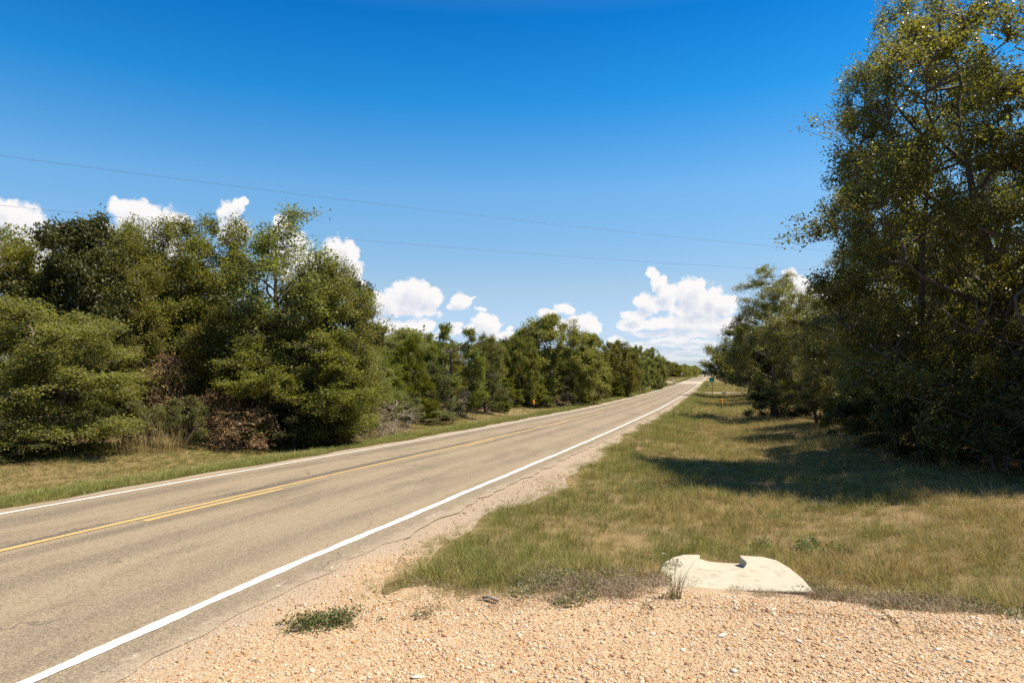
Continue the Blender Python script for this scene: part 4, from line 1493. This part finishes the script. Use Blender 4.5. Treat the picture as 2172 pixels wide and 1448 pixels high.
# ------------------------------------------------------------------ concrete culvert end
mc, t = new_mat('cream_concrete')  # the concrete's own cream colour, with darker stains
p = pos_node(t)
c = t.mix(t.noise(p, 3.0, 6, .65), (.36, .325, .245), (.43, .395, .305))
c = t.mix(t.ss(t.noise(t.n('ShaderNodeMapping', Vector=p, Scale=(.6, 7, 3)).outputs[0], 2.4, 4, .6), .52, .78), c, (.32, .275, .19))
c = t.mix(t.ss(t.noise(p, 45, 4, .7), .62, .72), c, (.22, .185, .13))
c = t.mix(t.m('MULTIPLY', t.ss(t.noise(p, 7, 6, .75), .50, .68), .7), c, (.25, .205, .14))
b = t.n('ShaderNodeBsdfPrincipled', Base_Color=c, Roughness=.9)
bn = t.n('ShaderNodeBump', Strength=.4, Distance=.004, Height=t.noise(p, 60, 5, .7))
t.put(b.inputs['Normal'], bn.outputs[0])
t.n('ShaderNodeOutputMaterial', Surface=b)
M_CONC = mc


def culvert_end():
    # outline read on the ground: near edge, far edge, notch between two prongs
    def P(u, v, z):
        # point where the view line meets height z
        d = ray(u, v)
        k = (z - EYE[2]) / d[2]
        q = EYE + d * k
        return (float(q[0]), float(q[1]), z)
    zn = SLAB_ZN
    zf = zn + SLAB_S * 2.3
    A = P(1396, 1247, zn); B = P(1726, 1253, zn)
    y0 = SLAB_Y0

    def Q(u, v):
        # on the slab plane: falls from zn at y0 to zf at y0+2.3
        d = ray(u, v)
        s = (zf - zn) / 2.3
        # z = zn + s*(y-y0) ; EYE+d*k
        k = (zn - s * y0 - EYE[2] + s * EYE[1]) / (d[2] - s * d[1])
        q = EYE + d * k
        return (float(q[0]), float(q[1]), float(q[2]))
    outer = [Q(*q) for q in ((1396, 1247), (1726, 1253), (1703, 1226), (1675, 1203), (1648, 1187), (1620, 1180), (1567, 1176))]
    nr = [Q(*q) for q in ((1567, 1176), (1571, 1181), (1582, 1190), (1583, 1195), (1577, 1203), (1562, 1208), (1530, 1209), (1500, 1206), (1484, 1200), (1484, 1175))]
    outer2 = [Q(*q) for q in ((1484, 1175), (1449, 1175), (1430, 1180), (1411, 1190), (1402, 1205), (1398, 1225))]
    ring = outer[:-1] + nr[:-1] + outer2
    root = thing('culvert_end', 'pale concrete sloped culvert end with a notch, set in the verge beside the gravel', 'culvert end', (A[0], A[1], zn - .3))
    o0 = np.array(root.location)
    import bmesh
    bm = bmesh.new()
    tv = [bm.verts.new(np.array(q) - o0) for q in ring]
    bv = [bm.verts.new(np.array((q[0], q[1], q[2] - .30)) - o0) for q in ring]
    bm.faces.new(tv)
    bm.faces.new(bv[::-1])
    n = len(tv)
    for i in range(n):
        j = (i + 1) % n
        bm.faces.new((tv[i], bv[i], bv[j], tv[j]))
    bmesh.ops.recalc_face_normals(bm, faces=bm.faces[:])
    bmesh.ops.triangulate(bm, faces=[f for f in bm.faces if len(f.verts) > 4])
    me = bpy.data.meshes.new('slab')
    bm.to_mesh(me)
    bm.free()
    sl = link('slab', me, M_CONC, root)
    bv_ = sl.modifiers.new('bevel', 'BEVEL')
    bv_.width = .012
    bv_.segments = 2
    bv_.limit_method = 'ANGLE'
    bv_.angle_limit = R(40)
    # the pipe trough at the bottom of the notch
    xs_ = [q[0] for q in nr]
    ys_ = [q[1] for q in nr]
    xl, xr_ = min(xs_), max(xs_)
    yn, yf = min(ys_), max(ys_) + .25
    cx, hw = .5 * (xl + xr_), .5 * (xr_ - xl) - .004
    V, Fq = [], []
    K, J = 12, 8
    yf = max(ys_) + .06
    zb = zn + SLAB_S * (yn - y0) - .055
    for j in range(J + 1):
        yy = yn + .004 + (yf - yn) * j / J
        for k in range(K + 1):
            a = -1 + 2 * k / K
            V.append(np.array((cx + hw * a, yy, zb - .02 * (j / J) + .03 * a ** 4)) - o0)
    for j in range(J):
        for k in range(K):
            i = j * (K + 1) + k
            Fq.append((i, i + 1, i + K + 2, i + K + 1))
    me = bpy.data.meshes.new('pipe_trough')
    me.from_pydata([tuple(map(float, q)) for q in V], [], Fq)
    link('pipe_trough', me, M_CONC, root)


culvert_end()

# ------------------------------------------------------------------ single plants
def plant(name, me, label, cat, u, v, s, rz=0.0, group=None, dx=0, lift=0.0):
    p = ground_at(u, v)
    o = link(name, me, None, None, (p[0] + dx, p[1], gz(p[0] + dx, p[1]) + lift), (0, 0, rz))
    o.scale = (s, s, s)
    return tag(o, label, cat, group)


plant('bunch_grass', blades('bunch', 61, 46, .05, .36, .0045, .55, M_TUFT, 1.0), 'spiky bunch of grass standing in front of the concrete culvert end', 'grass tuft', 1432, 1272, .92)
plant('bunch_grass', blades('bunch_b', 62, 40, .05, .26, .0045, .5, M_TUFT, 1.0), 'thin grass tuft on the gravel edge left of the concrete culvert end', 'grass tuft', 1248, 1258, .95)
plant('weed', weed_mat('weed_mat', 63, M_MAT), 'flat dark green creeping weed alone on the gravel by the road shoulder', 'weed', 708, 1325, 1.0)
bpy.data.objects['weed'].scale = (1.0, 1.0, 1.0)
bpy.data.objects['weed'].rotation_euler = (0, 0, .5)
plant('weed', herb('weed_b', 64, 500, .20, .20, (.04, .014), M_WEED), 'bright green leafy weed behind the right corner of the concrete culvert end', 'weed', 1715, 1172, 1.1, .4)
plant('weed', herb('weed_c', 65, 300, .16, .16, (.04, .014), M_WEED), 'smaller bright green weed behind the concrete culvert end, left of the leafy one', 'weed', 1618, 1160, 1.0, 1.4)
plant('weed', herb('weed_d', 66, 380, .2, .18, (.04, .014), M_WEED), 'bright green weed at the right of the leafy weed', 'weed', 1775, 1178, 1.0, 2.4)
plant('weed', herb('weed_e', 67, 160, .09, .06, (.02, .01), M_HERB), 'small grey-green sprig at the foot of the spiky grass bunch', 'weed', 1418, 1272, 1.0, .4)
plant('weed', herb('weed_f', 68, 120, .08, .05, (.03, .004), M_DRYHERB), 'small dry weed on the gravel at lower right', 'weed', 1962, 1343, 1.1, .4)
plant('weed', herb('weed_g', 69, 100, .08, .05, (.03, .004), M_DRYHERB), 'small dry weed on the gravel in front of the concrete culvert end', 'weed', 1602, 1290, 1.0, .4)
dg = [blades('dead_grass_%d' % i, 70 + i, 130, .34, .85, .007, .55, M_STRAW, .8) for i in range(2)]
GD = 'clumps of tall dead grass along the left wood'
for i, (u, v, s, lab) in enumerate(((262, 962, .95, 'leftmost clump of tall dead grass under the left oaks'), (318, 962, 1.1, 'middle clump of tall dead grass under the left oaks'),
                                    (368, 958, .95, 'right clump of tall dead grass beside the pale green shrub'))):
    plant('dead_grass', dg[i % 2], lab, 'dead grass', u, v, s, i * 1.3, GD)
rd = [blades('reed_%d' % i, 80 + i, 34, .28, 1.35, .007, .35, M_STRAW, .9) for i in range(2)]
GT = 'tall dry stalks under the right-hand oaks'
for i, (u, v, s, lab) in enumerate(((1985, 965, .9, 'dry stalks left of the others under the huge glossy oak'), (2035, 968, 1.1, 'second clump of dry stalks under the huge glossy oak'),
                                    (2085, 978, .8, 'short dry stalks in deep shade under the huge glossy oak'), (2140, 985, 1.15, 'tallest dry stalks near the right frame edge'))):
    plant('dry_stalks', rd[i % 2], lab, 'dry stalks', u, v, s, i * 1.7, GT)
plant('weed', blades('verge_weed', 86, 16, .12, .6, .012, .5, M_TUFT, 1.0), 'pale upright weed at the shade edge before the far right-hand oak', 'weed', 1627, 878, 1.6)

# a broken branch and dead leaves at the gravel margin
p = ground_at(1045, 1280)
mb = MB()
mb.tube([(-.10, .05, .02), (-.02, .01, .035), (.05, -.02, .03)], [.010, .014, .017], 7)
mb.tube([(-.02, .01, .035), (-.06, .10, .07)], [.010, .006], 6)
mb.tube([(.0, .0, .03), (-.13, -.03, .015)], [.008, .005], 6)
o = mb.build('broken_branch', M_TWIGDEAD, None, True, 0, (p[0], p[1], gz(p[0], p[1]) + .012))
tag(o, 'short broken branch lying on the edge of grass and gravel', 'branch')


def curled_leaf(label, u, v, s, rz, mat):
    p = ground_at(u, v)
    V, Fq = [], []
    for i in range(7):
        t_ = i / 6
        w_ = .5 * math.sin(PI * min(1, t_ * .9 + .08)) ** .8 * (1 + .25 * math.cos(t_ * 18))
        for k in range(5):
            a = -1 + k / 2
            V.append((t_ - .5, a * w_ * .6, .22 * a * a * w_ + .25 * (t_ - .5) ** 2 + .02))
    for i in range(6):
        for k in range(4):
            j = i * 5 + k
            Fq.append((j, j + 1, j + 6, j + 5))
    me = bpy.data.meshes.new('dead_leaf')
    me.from_pydata(V, [], Fq)
    o = link('dead_leaf', me, mat, None, (p[0], p[1], gz(p[0], p[1]) + .015), (.1, .15, rz))
    o.scale = (s, s, s)
    return tag(o, label, 'leaf')


M_LEAFB = plain_mat('brown_leaf', (.30, .17, .08), .7, 0, .3, 9)
M_PAPER = plain_mat('pale_litter', (.62, .50, .34), .8, 0, .2, 9)
curled_leaf('curled brown leaf on the gravel below the dry mats at right', 1895, 1294, .085, .3, M_LEAFB)
curled_leaf('pale curled leaf lying in the grass right of the concrete culvert end', 1838, 1138, .10, 1.2, M_PAPER)
curled_leaf('pale scrap in the sunny grass between road and oaks', 1499, 923, .16, .2, plain_mat('white_scrap', (.78, .72, .64), .8, 0, .1, 9))

# ------------------------------------------------------------------ roadside signs and markers
M_GREEN = plain_mat('sign_green', (.010, .36, .20), .4, 0, .08, 5)
M_SIGNW = plain_mat('sign_white', (.78, .78, .74), .4, 0, .06, 5)
M_POSTG = plain_mat('green_steel_post', (.05, .085, .035), .6, .2, .2, 12)
M_STEEL = plain_mat('galvanised_post', (.30, .30, .28), .5, .6, .15, 12)
M_ORANGE = plain_mat('orange_plastic', (.78, .30, .015), .45, 0, .08, 10)
M_DARKBOX = plain_mat('dark_mailbox_metal', (.05, .048, .045), .45, .4, .2, 10)
M_DARK = plain_mat('black_opening', (.01, .009, .008), .9, 0, .2, 6)
FACE = YAW * .3


def place_at(u, v):
    p = ground_at(u, v)
    return float(p[0]), float(p[1]), gz(p[0], p[1])


x, y, z = place_at(1511.5, 845)
dist = math.hypot(x, y)
sg = thing('green_road_sign', 'small green road sign on a thin post right of the road', 'sign', (x, y, z), FACE)
H_ = (845 - 802) / F_PX * dist
m_ = MB(); m_.box(0, 0, H_ * .47, .045, .03, H_ * .96); m_.build('post', M_POSTG, sg)
pw = 9.5 / F_PX * dist
m_ = MB(); m_.box(-.07, -.028, H_ - pw * .5, pw, .012, pw * 1.02); pl = m_.build('panel', M_GREEN, sg, False, .003)
m_ = MB()
zc = H_ - pw * .5
# the lettering is too small to read in the photograph: its strokes stand as small white marks
for (a, b_, w_, h_) in ((-.2, .04, .05, .16), (-.1, -.02, .05, .1), (.0, .02, .08, .05), (.09, .05, .04, .12), (.18, .0, .04, .1),
                        (-.14, -.32, .22, .16), (.14, -.32, .22, .12)):
    m_.box(-.07 + a * pw, -.0355, zc + b_ * pw, w_ * pw, .003, h_ * pw)
m_.build('lettering', M_SIGNW, pl)
m_ = MB(); m_.box(-.07 - .02, -.0355, zc + .36 * pw, .12 * pw, .003, .14 * pw); m_.build('emblem', M_DARK, pl)


def marker(label, u, v, hpx):
    x, y, z = place_at(u, v)
    d = math.hypot(x, y)
    h = hpx / F_PX * d
    mk_ = thing('cable_marker', label, 'marker post', (x, y, z), 0, 'orange cable marker posts beside the road')
    m1 = MB(); m1.tube([(0, 0, -.1), (0, 0, h * .97)], .028, 8); m1.build('post', M_POSTG, mk_, True)
    m2 = MB(); m2.tube([(0, 0, h * .62), (0, 0, h * .985), (0, 0, h * 1.01)], [.085, .085, .05], 10); m2.build('cap', M_ORANGE, mk_, False, .006)
    return mk_


marker('orange-capped marker post on the right verge before the green sign', 1531, 873, 26)
marker('orange-capped marker post on the left verge under the cedars', 1131.5, 868.5, 19.5)

x, y, z = place_at(1499.5, 826.5)
d = math.hypot(x, y)
mb_ = thing('mailbox', 'dark roadside mailbox on a post by the pale farm drive', 'mailbox', (x, y, z), FACE)
m1 = MB(); m1.box(0, 0, .36, .10, .10, .86); m1.build('post', plain_mat('weathered_post', (.27, .22, .13), .8, 0, .2, 6), mb_)
m1 = MB()
K = 10
prof_ = [(-.17, 0), (.17, 0)] + [(.17 * math.cos(a), .16 + .12 * math.sin(a)) for a in np.linspace(0, PI, K)]
prof_ = [(px * 1.4, pz + .80) for px, pz in prof_]
m1.add([(a, -.27, b) for a, b in prof_] + [(a, .27, b) for a, b in prof_], [tuple(range(len(prof_))), tuple(range(len(prof_), 2 * len(prof_)))[::-1]] + [(i, (i + 1) % len(prof_), len(prof_) + (i + 1) % len(prof_), len(prof_) + i)[::-1] for i in range(len(prof_))])
m1.build('box', M_DARKBOX, mb_)
m1 = MB(); m1.box(0, -.285, .93, .30, .02, .16); m1.build('door', plain_mat('pale_mailbox_door', (.55, .46, .42), .5, 0, .1, 6), mb_)

x, y, z = place_at(1500.3, 827.5)
rp = thing('marker_stake', 'short white stake at the edge of the pale farm drive', 'stake', (x, y, z), FACE)
m1 = MB(); m1.box(0, 0, .17, .09, .05, .44); m1.build('stake', M_SIGNW, rp)

x, y, z = place_at(1535.5, 837)
d = math.hypot(x, y)
hw = thing('culvert_headwall', 'small white concrete headwall with a black pipe mouth below the farm drive', 'headwall', (x, y, z), .1)
w_, h_ = 8.4 / F_PX * d, 6.0 / F_PX * d
m1 = MB(); m1.box(-w_ * .36, 0, h_ * .5, w_ * .28, .25, h_); m1.box(w_ * .36, 0, h_ * .5, w_ * .28, .25, h_); m1.box(0, .002, h_ * .86, w_ * .44, .246, h_ * .28); m1.box(0, .002, h_ * .04, w_ * .44, .246, h_ * .08)
m1.build('wall', M_SIGNW, hw)
m1 = MB(); m1.tube([(0, -.05, h_ * .40), (0, 1.8, h_ * .40)], w_ * .22, 14); m1.build('pipe', M_DARK, hw, True)

x, y, z = place_at(1427.3, 809)
d = math.hypot(x, y)
rp = thing('delineator_post', 'slim white delineator post left of the far road on the grass slope', 'post', (x, y, z), 0)
m1 = MB(); m1.box(0, 0, .5, .22, .06, 1.1); m1.build('post', M_SIGNW, rp)

x, y = at_depth(1461.7, 300)
x = -13.2
z = gz(x, y)
hs = 1.9 + (800 - 790.5) / F_PX * 300 - z
rp = thing('white_road_sign', 'tiny white sign far off on the left before the dark trees', 'sign', (x, y, z), 0)
m1 = MB(); m1.box(0, 0, hs / 2, .09, .06, hs); m1.build('post', M_STEEL, rp)
m1 = MB(); m1.box(0, -.06, hs - .35, .62, .02, .75); m1.build('panel', M_SIGNW, rp)

# ------------------------------------------------------------------ overhead wires
M_WIRE = plain_mat('power_wire', (.12, .125, .14), .5, .3, .1, 3)


def wire(label, pts_px, z0, z1, h_):
    """h_: height above the eye; passes the left frame edge at depth z0 and the right oaks at z1"""
    # straight span between two far supports with a light sag, carried on past both sides
    u0, v0 = pts_px[0]
    u1, v1 = pts_px[1]
    A = EYE + CR * ((u0 - 1086) / F_PX * z0) + CF0 * z0
    A[2] = 1.9 + (800 - v0) / F_PX * z0
    B = EYE + CR * ((u1 - 1086) / F_PX * z1) + CF0 * z1
    B[2] = 1.9 + (800 - v1) / F_PX * z1
    ts = np.linspace(-.6, 1.25, 60)
    pts = []
    for t_ in ts:
        q = A + (B - A) * t_
        q[2] -= h_ * 4 * t_ * (1 - t_)
        pts.append(tuple(q))
    m1 = MB()
    m1.tube(pts, .0075, 6)
    o = m1.build('power_wire', M_WIRE, None, True)
    return tag(o, label, 'power line', 'overhead wires crossing the road')


wire('upper overhead wire crossing the sky from the left', ((0, 326), (1720, 527)), 38, 66, .33)
wire('lower overhead wire passing behind the left trees', ((0, 433), (1725, 573)), 38, 66, .42)
